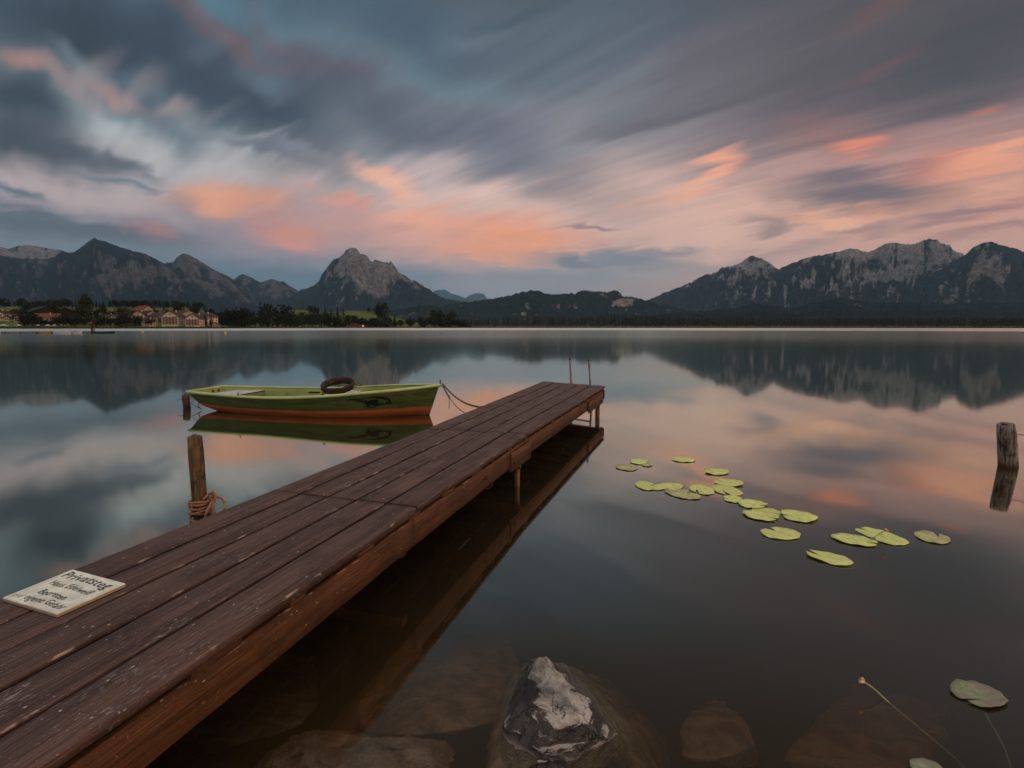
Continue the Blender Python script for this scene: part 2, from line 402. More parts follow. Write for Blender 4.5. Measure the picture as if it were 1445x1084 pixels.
struct(from_np("ground", np.stack([(az_px(XP) * D).ravel(), D.ravel(), Zg.ravel()], 1), grid_faces(len(cols), len(rows)), m, smooth=True))
def place(xp, D):
    return Vector((az_px(xp) * D, D, float(ground_z(np.array(xp, float), np.array(D, float)))))

# reed belt along the waterline (nobody could count the stalks)
m = plain("reed_belt", (0.10, 0.085, 0.04), 0.95, 0.05, scale=0.4, c2=(0.03, 0.035, 0.015))
V = []; Fq = []
for i in range(5200):
    xp = random.uniform(-40, 1500); Dd = float(shore(xp)) + random.uniform(-4, 14) + float((fbm(np.array([xp * 0.06]), np.array([3.0]), 4)[0] - 0.5) * 16)
    b = Vector((az_px(xp) * Dd, Dd, 0.0 if Dd < shore(xp) else 0.2)); h = random.uniform(0.5, 1.5) * (1.5 if random.random() < 0.15 else 1); w = random.uniform(0.6, 2.0)
    a = random.uniform(0, 3.14); dxx, dyy = math.cos(a) * w, math.sin(a) * w * 0.5; k = len(V)
    V += [(b.x - dxx, b.y - dyy, b.z - .1), (b.x + dxx, b.y + dyy, b.z - .1), (b.x + dxx * 0.7, b.y + dyy, b.z + h * random.uniform(.6, 1)), (b.x - dxx * 0.5, b.y - dyy, b.z + h)]
    Fq.append((k, k + 1, k + 2, k + 3))
tag(from_np("reeds", V, Fq, m), "low brown and green reed belt along the far waterline", "reeds", kind="stuff")

# ================================================================== MOUNTAINS
def rock_mat(name, forest, rock, pale, rockmul=1.0):
    m, t, o = mat(name)
    at = t.new('ShaderNodeAttribute', attribute_name='rock')
    g = t.new('ShaderNodeNewGeometry').outputs['Position']
    n = t.noise(g, 0.010, 8, 0.72); n2 = t.noise(t.mapping(g, scale=(1, 1, 0.6)), 0.012, 8, 0.7)
    f = t.mr(t.m('ADD', at.outputs['Fac'], t.m('MULTIPLY', t.m('SUBTRACT', n, 0.5), 1.1)), 0.38, 0.72)
    rc = t.mix(t.mr(n2, 0.38, 0.64), rock + (1,), pale + (1,))
    fc = t.mix(t.mr(n, 0.4, 0.6), tuple(v * 0.6 for v in forest) + (1,), forest + (1,))
    bsdf(t, o, t.mix(t.m('MULTIPLY', f, rockmul), fc, rc), 0.95, 0.05, bump(t, t.m('ADD', n, n2), 1.0, 40.0))
    return m
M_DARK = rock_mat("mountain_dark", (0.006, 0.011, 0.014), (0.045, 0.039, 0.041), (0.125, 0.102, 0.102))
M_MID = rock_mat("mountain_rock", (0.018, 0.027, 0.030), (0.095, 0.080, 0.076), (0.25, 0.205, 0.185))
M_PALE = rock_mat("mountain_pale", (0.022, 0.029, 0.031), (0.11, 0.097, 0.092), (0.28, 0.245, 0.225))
M_FAR = rock_mat("mountain_far_haze_tint", (0.03, 0.055, 0.07), (0.06, 0.08, 0.10), (0.08, 0.10, 0.12), 0.5)  # bluish albedo: distance haze tinted into the colour, on top of the haze volume
M_HILL = rock_mat("foothill", (0.020, 0.029, 0.028), (0.13, 0.105, 0.09), (0.34, 0.26, 0.215))
def mountain(name, pts, D, depth, material, rockbase=0.3, rockh=0.6, gully=0.5, patches=(), p=1.15, jag=0.6, step=1.1, seed=0.0, freq=1.0, bow=0.0):
    xs = np.arange(pts[0][0], pts[-1][0] + 0.1, step)
    ys = np.interp(xs, [a for a, b in pts], [b for a, b in pts])
    ys = ys + (fbm(xs * 0.30 + seed, xs * 0 + seed, 5, 0.7) - 0.5) * jag * 3.0 - (ridged(xs * 0.23 + seed, xs * 0 + seed * 2, 3, 0.6) - 0.55) * jag * 3.2
    nv = 64
    vf = np.concatenate([-np.linspace(1, 0, nv) ** 1.15, np.array([0.25, 0.6, 1.0])])
    XS, VV = np.meshgrid(xs, vf)
    ridge_D = D + (fbm(xs * 0.02 + seed * 3, xs * 0 + 1.7, 3) - 0.5) * depth * 0.5
    Hr = np.array([atd(x, y, d).z for x, y, d in zip(xs, ys, ridge_D)])
    Hr = np.maximum(Hr, 4)
    a = np.abs(VV)
    wq = (fbm(XS * 0.022 + seed, VV * 2.4 + seed, 4) - 0.5)
    gx_ = XS * 0.042 * freq + seed + wq * 3.6 + VV * 1.1 * (fbm(XS * 0.011 + seed, VV * 0, 2) - 0.5) * 5
    gl_ = ridged(gx_, VV * 2.6 + seed + wq * 2.5, 6, 0.6)
    gl_ = gl_ * 0.75 + 0.25 * ridged(XS * 0.19 * freq + seed - VV * 3, VV * 10 + wq * 5, 4, 0.6)
    prof = (1 - a) ** p
    Zm = Hr[None, :] * (prof + gully * (gl_ - 0.62) * np.minimum(a * 3.5, 1) * (1 - a) * 0.9)
    Zm = Zm + Hr.mean() * 0.10 * (fbm(XS * 0.25 * freq, VV * 14 + seed, 4) - 0.5) * np.minimum(a * 6, 1) * (1 - a)
    Zm = np.where(VV == -1, -15, Zm)
    DD = ridge_D[None, :] + VV * depth
    # keep every front slope below the traced skyline
    lim = HC + (Hr[None, :] - HC) * DD / ridge_D[None, :] * 0.995
    Zm = np.where(VV < 0, np.minimum(Zm, lim), Zm)
    P3 = np.stack([(az_px(XS) * DD).ravel(), DD.ravel(), Zm.ravel()], 1)
    hrel = np.clip(Zm / Hr.max(), 0, 1)
    rock = rockbase + rockh * (hrel - 0.45) + (gl_ - 0.6) * 1.0 + (fbm(XS * 0.10 * freq + seed, VV * 11 + seed, 5, .6) - 0.5) * 1.7
    Px, Py = px_of(P3)
    rock = rock.ravel()
    for (cx, cy, rx, ry, s) in patches:
        rock = rock + s * np.exp(-(((Px - cx) / rx) ** 2 + ((Py - cy) / ry) ** 2))
    ob = from_np(name, P3, grid_faces(len(xs), len(vf)), material, smooth=True)
    at = ob.data.attributes.new("rock", 'FLOAT', 'POINT'); at.data.foreach_set('value', np.clip(rock, 0, 1.3).astype(np.float32))
    return struct(ob)
left_ridge = [(-260,372),(-160,356),(-80,350),(-30,346),(0,346),(15,349),(26,352),(32,349),(46,346),(65,347.5),(82,351),(100,354),(130,372),(170,405),(200,440)]
mountain("mountains", left_ridge, 11500, 2600, M_MID, 0.42, 0.4, 0.5, [(60,360,60,12,.3)], seed=1.1)
main_left = [(-300,400),(-200,376),(-100,366),(-40,362),(0,360),(15,361),(40,365),(70,366),(87,364),(94,358),(100,355),(108,357),(117,355),(130,346),(136,341),(145,336),(152,339.5),(160,341),(172,346),(185,350.5),(200,355),(215,359),(227,365),(237,371),(250,380),(270,386),(290,396),(310,402),(330,411),(350,420),(368,432),(380,445)]
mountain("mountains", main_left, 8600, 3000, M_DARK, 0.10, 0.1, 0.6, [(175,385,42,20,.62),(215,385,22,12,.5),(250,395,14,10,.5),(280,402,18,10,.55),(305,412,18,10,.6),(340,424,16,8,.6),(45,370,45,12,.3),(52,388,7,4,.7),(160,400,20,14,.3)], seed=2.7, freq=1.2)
aggen = [(225,392),(238,373),(245,370.5),(252,370),(257,364),(265,357.5),(272,359),(282,364),(292,370),(305,379),(317,385.5),(330,391),(337,396),(345,404),(352,413),(362,424),(374,438),(380,447)]
mountain("mountains", aggen, 9600, 2400, M_DARK, 0.25, 0.5, 0.5, [(268,368,18,10,.6),(310,390,25,8,.3),(330,405,14,14,.3)], seed=4.4)
small_mid = [(318,420),(330,398),(337,393),(343,389),(348.5,387),(355,390),(361,392.5),(371,399),(378,397),(386,394),(392,395),(398.5,397.5),(404,397),(413,404),(425,411),(440,418),(458,430),(470,442)]
mountain("mountains", small_mid, 11800, 2600, M_DARK, 0.25, 0.3, 0.45, [(395,410,20,10,.35),(350,395,8,6,.5)], seed=5.9)
saul = [(360,447),(385,433),(411,420),(427,409.5),(443.5,405),(453.5,397.5),(458.5,386),(464.7,378.7),(473.5,367.5),(483.5,364.5),(488.5,358.7),(493.5,352.5),(499.7,350),(507,350.7),(512,357.5),(521,361),(526,368.7),(528.5,370),(532,366.7),(539.7,368.7),(544.7,371),(549.7,370.7),(554.7,369),(559.7,375),(564.7,385),(573.5,390),(586,396),(598.5,403.7),(611,411),(623.5,420),(636,423),(653.5,426),(668,430),(690,440),(700,447)]
mountain("mountains", saul, 9300, 2900, M_MID, 0.20, 0.75, 0.62, [(500,368,26,20,.5),(545,382,20,14,.45),(520,395,20,20,.5),(533,408,14,14,.45),(505,420,14,14,.3),(545,412,12,14,.35),(470,410,14,8,.3),(478,428,12,8,.3),(440,425,30,20,-.5),(600,425,40,12,-.3)], seed=7.2, freq=1.25, jag=0.9)
far_blue = [(590,447),(605,420),(614.7,410),(622,409),(629.7,409.5),(638.5,415),(648.5,417.5),(657,420.7),(663,417),(669.7,414.5),(676,413.8),(680,415.5),(682,413.7),(688.5,422.5),(700,432),(715,447)]
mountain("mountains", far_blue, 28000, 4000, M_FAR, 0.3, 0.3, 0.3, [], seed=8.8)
hills_a = [(520,450),(540,441),(553.5,437.5),(573.5,436),(586,433.7),(598.5,431.7),(610,431),(626,433.7),(640,437),(660,441),(680,446)]
mountain("hills", hills_a, 4200, 700, M_HILL, 0.0, 0.1, 0.3, [], seed=9.5, jag=0.9)
hills_b = [(600,446),(620,436),(636,428.7),(650,427),(661,426),(686,423.7),(706,420),(722,416.5),(735,413),(747,410),(754,410),(760,411),(772,415.5),(785,416),(802,414.5),(812,413.7),(822,411),(840,412),(857,412.5),(862,410),(869.5,410.5),(877,417.5),(897,421),(917,425),(929.5,430),(959.5,433),(964.5,438.7),(980,446)]
mountain("hills", hills_b, 5600, 1300, M_HILL, 0.02, 0.1, 0.55, [(873,427,12,7,1.1),(888,426,6,4,.8),(745,432,7,7,.5),(768,428,5,6,.45),(788,434,6,5,.4),(737,443,6,3,.9),(650,440,10,4,.3)], seed=12.5, jag=1.1, freq=1.3)
bump_ = [(790,432),(806,420),(815,411.5),(825,410),(835,411),(850,416),(870,430)]
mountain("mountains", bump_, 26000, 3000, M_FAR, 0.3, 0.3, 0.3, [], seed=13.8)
right_a = [(880,447),(900,431),(914.5,423),(934.5,413.7),(959.5,403.7),(974.5,397),(989.5,388.7),(1004.5,386),(1012,378.7),(1027,376),(1037,372.5),(1044.5,367.5),(1051,363.5),(1057,360.5),(1064.5,365),(1068,364.5),(1072,367.5),(1083,373),(1090,379),(1110,392),(1140,415),(1170,440)]
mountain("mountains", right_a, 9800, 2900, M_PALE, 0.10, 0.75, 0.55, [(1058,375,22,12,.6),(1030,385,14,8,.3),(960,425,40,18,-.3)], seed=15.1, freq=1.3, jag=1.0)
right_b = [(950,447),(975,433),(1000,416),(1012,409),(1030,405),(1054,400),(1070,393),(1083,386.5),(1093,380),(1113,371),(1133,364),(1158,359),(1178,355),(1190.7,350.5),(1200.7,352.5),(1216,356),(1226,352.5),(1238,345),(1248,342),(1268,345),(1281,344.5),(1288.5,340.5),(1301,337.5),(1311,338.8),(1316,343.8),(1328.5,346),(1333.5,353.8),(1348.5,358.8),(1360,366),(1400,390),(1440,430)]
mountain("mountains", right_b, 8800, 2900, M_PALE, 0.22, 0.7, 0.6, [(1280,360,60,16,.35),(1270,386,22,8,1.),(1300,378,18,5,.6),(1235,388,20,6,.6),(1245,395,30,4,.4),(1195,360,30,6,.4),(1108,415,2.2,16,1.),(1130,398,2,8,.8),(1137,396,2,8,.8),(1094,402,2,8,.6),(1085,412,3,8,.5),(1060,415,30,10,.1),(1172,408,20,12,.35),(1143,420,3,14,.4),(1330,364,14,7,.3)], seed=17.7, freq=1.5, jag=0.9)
right_c = [(1120,447),(1150,428),(1170,420),(1190,413),(1213,408),(1246,402.7),(1278,392.6),(1308,380),(1330,371),(1343.5,364),(1351,360),(1361,350),(1367,346),(1373.5,343.8),(1383.6,341),(1396,345),(1408.6,348.8),(1421,351),(1433.7,356.3),(1445,361),(1480,372),(1540,390),(1600,380),(1680,395),(1760,420)]
mountain("mountains", right_c, 7600, 2700, M_MID, 0.08, 0.25, 0.55, [(1395,378,18,18,.75),(1378,348,20,6,.4),(1410,390,10,8,.4),(1330,390,30,14,.05),(1372,395,6,2,.7)], seed=21.3, freq=1.3, jag=0.8)
hills_c = [(900,450),(930,444),(962,439.5),(990,440),(1017,436),(1042,433.6),(1050,431),(1059,428.7),(1083,430),(1098,432.7),(1108,437.7),(1125.6,432.7),(1145.6,427.7),(1165.7,423),(1183,420.7),(1200.7,422.7),(1223,426.5),(1246,428),(1268,427),(1298,426.5),(1328.5,429),(1358.6,428),(1396,427.7),(1428.7,428),(1445,431),(1500,430),(1600,436),(1700,446)]
mountain("hills", hills_c, 3900, 1100, M_HILL, -0.15, 0.1, 0.4, [], seed=25.9, jag=1.0, freq=1.2)
hills_d = [(880,450),(940,443),(1000,444),(1060,440),(1120,442),(1180,438),(1250,440),(1330,437),(1400,440),(1500,438),(1600,444)]
mountain("hills", hills_d, 2900, 600, M_HILL, -0.2, 0.1, 0.3, [], seed=28.9, jag=1.2, freq=1.5)

# ================================================================== TREES
def foliage(name, c, c2):
    m, t, o = mat(name)
    g = t.new('ShaderNodeNewGeometry').outputs['Position']
    n = t.noise(g, 0.9, 3, 0.6)
    oi = t.new('ShaderNodeObjectInfo').outputs['Random']
    cc = t.mix(t.mr(n, 0.35, 0.65), c + (1,), c2 + (1,))
    hs = t.new('ShaderNodeHueSaturation'); t.put(hs.inputs['Color'], cc); t.put(hs.inputs['Value'], t.m('ADD', 0.7, t.m('MULTIPLY', oi, 0.6)))
    bsdf(t, o, hs.outputs[0], 0.9, 0.1); return m
M_CON = foliage("conifer_needles", (0.006, 0.009, 0.006), (0.018, 0.022, 0.011))
M_DEC = foliage("broad_leaves", (0.008, 0.012, 0.006), (0.030, 0.034, 0.014))
M_BARK = plain("tree_bark", (0.06, 0.045, 0.035), 0.95, 0.05)
def card(V, Fq, c, s, rng, droop=0.0, out=None):
    a = rng.uniform(0, 6.283); n = Vector((math.cos(a), math.sin(a), rng.uniform(-.7, .9))).normalized()
    if out is not None: n = (n * 0.6 + Vector((out.x, out.y, 0.6))).normalized()
    u = n.orthogonal().normalized(); v = n.cross(u); k = len(V)
    for (p_, q_) in ((-1, -.5), (.2, -1), (1, .3), (-.1, .9)):
        V.append(c + u * p_ * s * rng.uniform(.7, 1.2) + v * q_ * s * rng.uniform(.7, 1.2))
    Fq.append((k, k + 1, k + 2, k + 3))
def conifer_geo(h, w, rng, n=420):
    V, Fq = [], []
    for i in range(n):
        t_ = rng.random() ** 0.75; z = h * (0.08 + 0.92 * t_)
        tier = 0.72 + 0.28 * math.sin(t_ * 46 + rng.uniform(-.6, .6))
        r = w * 0.5 * (1 - t_) ** 0.85 * tier * math.sqrt(rng.uniform(.25, 1)) + 0.05 * w * .3
        a = rng.uniform(0, 6.283)
        card(V, Fq, Vector((math.cos(a) * r, math.sin(a) * r, z - r * 0.25)), h * 0.028 * rng.uniform(.6, 1.3) * (1.25 - t_ * 0.7), rng)
    return V, Fq
def broad_geo(h, w, rng, n=480, base=0.12):
    V, Fq = [], []
    lobes = [(Vector((rng.uniform(-.28, .28) * w, rng.uniform(-.28, .28) * w, h * rng.uniform(base + .2, .82))), w * rng.uniform(.2, .34)) for _ in range(9)]
    lobes.append((Vector((0, 0, h * .82)), w * .22)); lobes.append((Vector((0, 0, h * .5)), w * .38))
    for i in range(n):
        c, r = lobes[i % len(lobes)]
        d = Vector((rng.gauss(0, 1), rng.gauss(0, 1), rng.gauss(0, 1))).normalized()
        p_ = c + Vector((d.x * r, d.y * r, d.z * r * min(1.4, h / w))) * rng.uniform(.6, 1.05)
        p_.z = max(p_.z, h * 0.05)
        card(V, Fq, p_, w * 0.05 * rng.uniform(.6, 1.4), rng)
    return V, Fq
PROTO = {}
def proto(kind, k):
    if (kind, k) in PROTO: return PROTO[(kind, k)]
    rng = random.Random(100 * k + len(kind))
    V, Fq = (conifer_geo(1.0, 0.42, rng) if kind == 'conifer' else broad_geo(1.0, 0.85, rng) if kind == 'broad' else broad_geo(1.0, 1.5, rng, 320, -.1))
    cm = bpy.data.meshes.new("crown"); cm.from_pydata([tuple(v) for v in V], [], Fq); cm.update(); cm.materials.append(M_CON if kind == 'conifer' else M_DEC)
    b = bmesh.new(); lean = rng.uniform(-.02, .02)
    top = .9 if kind == 'conifer' else .62
    add_tube(b, [(0, 0, -.04), (lean, 0, .3), (lean * 1.5, lean, top)], [.028, .02, .006], 7)
    if kind != 'conifer':
        for a in (0.4, 2.3, 4.4):
            add_tube(b, [(lean, 0, .28), (math.cos(a) * .14, math.sin(a) * .14, .48), (math.cos(a) * .24, math.sin(a) * .24, .66)], [.013, .009, .003], 5)
    tm = bpy.data.meshes.new("trunk"); b.to_mesh(tm); b.free(); tm.materials.append(M_BARK)
    PROTO[(kind, k)] = (cm, tm); return PROTO[(kind, k)]
def tree(kind, xp, D, h, wide, label, group=None, k=None, zoff=0.0, name=None):
    k = random.randrange(5) if k is None else k
    cm, tm = proto(kind, k)
    nm = name or {'conifer': 'conifer_tree', 'broad': 'broadleaf_tree', 'bush': 'shrub'}[kind]
    p_ = place(xp, D); p_.z += zoff
    r = thing(nm, label, {'conifer': 'tree', 'broad': 'tree', 'bush': 'shrub'}[kind], p_, random.uniform(0, 6.28), group)
    r.scale = (h * wide, h * wide, h)
    link("crown", cm, None, r); link("trunk", tm, None, r)
    return r
def hpx(xp, D, ytop):         # tree height that reaches the given skyline
    return max(2.0, atd(xp, ytop, D).z - place(xp, D).z)
def zone(xp, marks):
    best = min(marks, key=lambda m_: abs(m_[0] - xp)); d_ = xp - best[0]
    return ("just left of " if d_ < -4 else "just right of " if d_ > 4 else "in line with ") + best[1]
VM = [(30, "the low dark farmhouse"), (50, "the left end of the dark barn"), (72, "the red-roofed white house"), (100, "the broad brown barn"), (127, "the tallest village tree"), (142, "the small pale house"), (165, "the two white cottages"), (186, "the brown-roofed timber house"), (201, "the narrow tall gable"), (228, "the pale side wing"), (248, "the four-storey hotel"), (264, "the long hotel wing"), (280, "the rightmost big gable"), (307, "the cream annex"), (325, "the grove right of the annex")]
SM = [(343, "the spruce at the wood's left end"), (360, "the gap left of the broad spruce"), (371, "the broad spruce"), (380, "the tall round-topped tree"), (392, "the slim spruce"), (404, "the tall lumpy tree"), (418, "the meadow's left end"), (434, "the hillside farmhouse"), (449, "the trees behind the farmhouse"), (461, "the leftmost crest spruce"), (478, "the tallest crest spruce"), (490, "the boathouse's left end"), (505, "the boathouse")]
HM = [(513, "the orange-lit shed"), (525, "the wide low tree by the boathouse"), (540, "the large hill tree"), (558, "the dark spruce under the meadow"), (575, "the meadow's falling edge"), (593, "the meadow's right tip"), (616, "the leaning-top tree"), (638, "the round pale-edged tree"), (655, "the forest's left end")]
G1 = "dark trees on the shore in front of the green hill"
for i in range(46):
    xp = random.uniform(338, 505); D = random.uniform(700, 850)
    D = max(D, float(shore(xp)) + 14)
    kind = 'conifer' if random.random() < .55 else 'broad'
    tree(kind, xp, D, hpx(xp, D, random.uniform(441, 451)), random.uniform(.9, 1.4), ("dark spruce" if kind == 'conifer' else "dark leafy tree") + " in the wood " + zone(xp, SM), G1)
for xp, yt, D, kind, w, lab in [
    (380, 429, 860, 'broad', 1.0, "tall round-topped tree rising highest from the wood left of the green hill"),
    (343, 434, 690, 'conifer', 1.1, "tall dark spruce at the left end of the shore wood, right of the village"),
    (404, 431.5, 800, 'broad', 1.1, "tall lumpy dark tree between the round-topped tree and the hillside farmhouse"),
    (371, 435, 760, 'conifer', 1.3, "broad dark spruce just in front and left of the round-topped tree"),
    (392, 434, 790, 'conifer', 1.2, "slim dark spruce close to the right of the round-topped tree"),
    (443, 432, 1000, 'broad', .9, "dark tree standing directly behind the small hillside farmhouse"),
    (449, 434, 1010, 'broad', .8, "smaller dark tree right behind the hillside farmhouse roof"),
    (461, 434, 1020, 'conifer', 1.0, "leftmost of the little spruces on the hill crest"),
    (469, 435, 1020, 'conifer', 1.0, "small spruce second in the row on the hill crest"),
    (478, 432, 1010, 'conifer', 1.1, "tallest spruce of the row on the hill crest"),
    (486, 434, 1010, 'conifer', 1.2, "rightmost spruce of the row, where the open meadow begins"),
    (522, 434.5, 1060, 'broad', 1.0, "tiny round tree alone on top of the green meadow"),
    (540, 428.5, 980, 'broad', .95, "large dark tree alone on the green hill"),
    (535, 433, 985, 'broad', .8, "smaller dark tree touching the left side of the large hill tree"),
    (558, 444, 900, 'conifer', 1.3, "dark spruce below the right slope of the green meadow"),
    (545, 446, 890, 'broad', 1.4, "wide tree below the large hill tree, right of the boathouse"),
    (530, 449, 880, 'broad', 1.3, "wide low tree just right of the red boathouse"),
    (616, 438, 900, 'broad', .9, "tall dark tree with a leaning top right of the green hill"),
    (624, 441, 905, 'broad', 1.0, "shorter companion close to the right of the leaning-top tree"),
    (638, 441.5, 900, 'broad', 1.1, "round pale-edged tree standing alone between the leaning-top tree and the long forest")]:
    tree(kind, xp, D, hpx(xp, D, yt), w, lab)
G2 = "low trees along the foot of the green hill"
for i in range(34):
    xp = random.uniform(505, 660); D = max(random.uniform(862, 905), float(shore(xp)) + 10)
    tree(random.choice(['broad', 'bush', 'broad']), xp, D, hpx(xp, D, random.uniform(447, 455)), random.uniform(1.1, 1.7), "low hill-foot tree " + zone(xp, HM), G2, name='broadleaf_tree')
# the long forest on the far shore reads as one mass
rng = random.Random(5)
V, Fq = [], []
M_FOR = foliage("forest_foliage", (0.006, 0.007, 0.005), (0.050, 0.038, 0.020))
xp = 640.0
while xp < 1620:
    for rowk in range(3):
        x_ = xp + rng.uniform(-2, 2); D = float(shore(x_)) + 22 + rowk * 22 + rng.uniform(0, 14)
        ytop = np.interp(x_, [640, 720, 800, 872, 960, 1083, 1250, 1445, 1620], [449, 446.5, 445, 442.5, 446, 448, 446.5, 446.5, 446]) + rng.uniform(-1.0, 2.2) + (2 - rowk) * 0.6
        b = place(x_, D); h = max(4, atd(x_, ytop, D).z - b.z)
        n0 = len(V)
        con = rng.random() < .85
        v_, f_ = (conifer_geo(h, h * rng.uniform(.26, .42), rng, 75) if con else broad_geo(h * .85, h * .7, rng, 80))
        sc_ = 1.9
        V += [v + b for v in v_]; Fq += [tuple(i + n0 for i in f) for f in f_]
    xp += rng.uniform(2.2, 4.4)
tag(from_np("forest", V, Fq, M_FOR), "long dark conifer forest along the far shore under the hills", "forest", kind="stuff")

# ================================================================== VILLAGE
def wallmat(name, c): return plain(name, c, 0.85, 0.15, scale=0.8, bmp=0.05, c2=tuple(v * .8 for v in c))
M_WW = wallmat("house_white_wall", (0.46, 0.38, 0.32)); M_WC = wallmat("house_cream_wall", (0.56, 0.42, 0.32)); M_WD = plain("dark_timber", (0.06, 0.035, 0.022), .8, .1)
M_RR = plain("red_tile_roof", (0.17, 0.055, 0.035), .85, .15, scale=2.0); M_RB = plain("brown_tile_roof", (0.075, 0.038, 0.030), .85, .15, scale=2.0); M_RD = plain("dark_roof", (0.035, 0.028, 0.026), .85, .15, scale=2.0)
M_GL = plain("window_glass", (0.02, 0.022, 0.025), .15, .5); M_PANEL = plain("pale_roof_panel", (0.40, 0.42, 0.42), .3, .5); M_SHUT = plain("window_shutter", (0.22, 0.14, 0.10), .8, .1)
M_BAL = plain("balcony_timber", (0.20, 0.13, 0.085), .8, .1)
def house(xp, D, w, dpt, eave, rise, rot, wall, roof, label, floors=3, bays=5, balcony=True, over=1.0, group=None, cat="house", name="alpine_house", zb=0.0, panels=0):
    """gabled house; local -Y is the gable front"""
    b = place(xp, D); b.z += zb
    r = thing(name, label, cat, b, rot, group)
    bm = bmesh.new(); z0 = -3.0
    prof = [(-w / 2, z0), (w / 2, z0), (w / 2, eave), (0, eave + rise), (-w / 2, eave)]
    f0 = [bm.verts.new((x, -dpt / 2, z)) for x, z in prof]; f1 = [bm.verts.new((x, dpt / 2, z)) for x, z in prof]
    bm.faces.new(f0); bm.faces.new(list(reversed(f1)))
    for i in range(5): bm.faces.new((f0[i], f1[i], f1[(i + 1) % 5], f0[(i + 1) % 5]))
    bmesh.ops.recalc_face_normals(bm, faces=bm.faces); from_bm("wall", bm, wall, r)
    bm = bmesh.new(); sl_ = rise / (w / 2)
    for s in (-1, 1):
        e = w / 2 + over; q = [(0, eave + rise + .12), (s * e, eave - over * sl_ + .12), (s * e, eave - over * sl_ + .4), (0, eave + rise + .45)]
        a = [bm.verts.new((x, -dpt / 2 - over, z)) for x, z in q]; c = [bm.verts.new((x, dpt / 2 + over, z)) for x, z in q]
        bm.faces.new(a); bm.faces.new(list(reversed(c)))
        for i in range(4): bm.faces.new((a[i], c[i], c[(i + 1) % 4], a[(i + 1) % 4]))
    bmesh.ops.recalc_face_normals(bm, faces=bm.faces); rf = from_bm("roof", bm, roof, r)
    bm = bmesh.new(); add_box(bm, (w * .12, dpt * .05, eave + rise * .5), (w * .12 + .8, dpt * .05 + .8, eave + rise + 1.1)); from_bm("chimney", bm, wall, rf)
    for k in range(panels):
        bm = bmesh.new(); x0, x1 = .12 * w, .42 * w
        y0 = -dpt * .4 + k * dpt * .4
        zz = lambda x: eave + rise + .5 - x * sl_
        vs = [bm.verts.new(v) for v in ((x0, y0, zz(x0)), (x1, y0, zz(x1)), (x1, y0 + dpt * .3, zz(x1)), (x0, y0 + dpt * .3, zz(x0)), (x0, y0, zz(x0) - .1), (x1, y0, zz(x1) - .1), (x1, y0 + dpt * .3, zz(x1) - .1), (x0, y0 + dpt * .3, zz(x0) - .1))]
        for f in ((0, 1, 2, 3), (4, 7, 6, 5), (0, 4, 5, 1), (1, 5, 6, 2), (2, 6, 7, 3), (3, 7, 4, 0)): bm.faces.new([vs[i] for i in f])
        from_bm("roof_window", bm, M_PANEL, rf)
    fh = eave / floors
    def win(cx, cz, side):
        f = bmesh.new(); g_ = bmesh.new(); ww, wh = .50, .62
        if side == 0:
            add_box(f, (cx - ww - .15, -dpt / 2 - .08, cz - wh), (cx + ww + .15, -dpt / 2 + .02, cz + wh)); add_box(g_, (cx - ww, -dpt / 2 - .12, cz - wh + .1), (cx + ww, -dpt / 2 - .02, cz + wh - .1))
        else:
            s = side; x0, x1 = sorted((s * w / 2 - s * .02, s * (w / 2 + .08))); x2, x3 = sorted((s * (w / 2 + .02), s * (w / 2 + .12)))
            add_box(f, (x0, cx - ww - .15, cz - wh), (x1, cx + ww + .15, cz + wh)); add_box(g_, (x2, cx - ww, cz - wh + .1), (x3, cx + ww, cz + wh - .1))
        o_ = from_bm("window", f, M_SHUT, r); from_bm("pane", g_, M_GL, o_)
    for fl in range(floors):
        cz = fh * (fl + .55)
        for k in range(bays): win(-w / 2 + w * (k + .5) / bays, cz, 0)
        nb = max(2, int(dpt / 4))
        for s in (-1, 1):
            for k in range(nb): win(-dpt / 2 + dpt * (k + .5) / nb, cz, s)
    if rise > 2: win(0, eave + rise * .35, 0)
    if balcony:
        for fl in range(1, floors):
            bm = bmesh.new(); z = fh * fl
            add_box(bm, (-w * .40, -dpt / 2 - 1.2, z - .12), (w * .40, -dpt / 2, z + .05)); add_box(bm, (-w * .40, -dpt / 2 - 1.25, z + .05), (w * .40, -dpt / 2 - 1.15, z + .9))
            from_bm("balcony", bm, M_BAL, r)
    return r
house(280, 545, 13.5, 16, 7.0, 4.4, R(4), M_WC, M_RB, "pale gabled hotel front with balconies, rightmost big gable of the village", 3, 5)
house(293, 562, 13, 18, 8.0, 3.6, R(-12), M_WC, M_RB, "pale house with brown roof half hidden behind the rightmost big gable", 3, 5)
house(248, 548, 14.5, 16, 8.6, 4.6, R(8), M_WC, M_RB, "big pale gabled hotel with four storeys, left of the long brown roof", 4, 5)
house(264, 575, 26, 9, 8.2, 3.4, R(88), M_WW, M_RB, "long hotel wing under a wide brown roof between the two big gables", 3, 4, balcony=False)
house(228, 560, 15, 12, 6.6, 3.8, R(70), M_WW, M_RB, "pale side wing with brown roof left of the four-storey hotel", 3, 4)
house(201, 552, 9.5, 14, 9.0, 3.2, R(22), M_WC, M_RD, "narrow tall pale gable below the red roof", 4, 3)
house(207, 620, 16, 12, 7.0, 4.8, R(75), M_WW, M_RR, "red-roofed house highest in the middle of the village", 2, 4)
house(212, 585, 18, 11, 6.0, 3.8, R(80), M_WW, M_RD, "dark-roofed house with two pale skylights on the slope", 2, 4, panels=2)
house(213, 535, 8, 8, 4.6, 2.6, R(-10), M_WW, M_RD, "small white house at the shore under the narrow tall gable", 2, 3, balcony=False)
house(72, 470 + 60, 15, 18, 6.2, 3.6, R(-38), M_WW, M_RR, "white house with bright red roof and gable turned right, left part of the village", 2, 5)
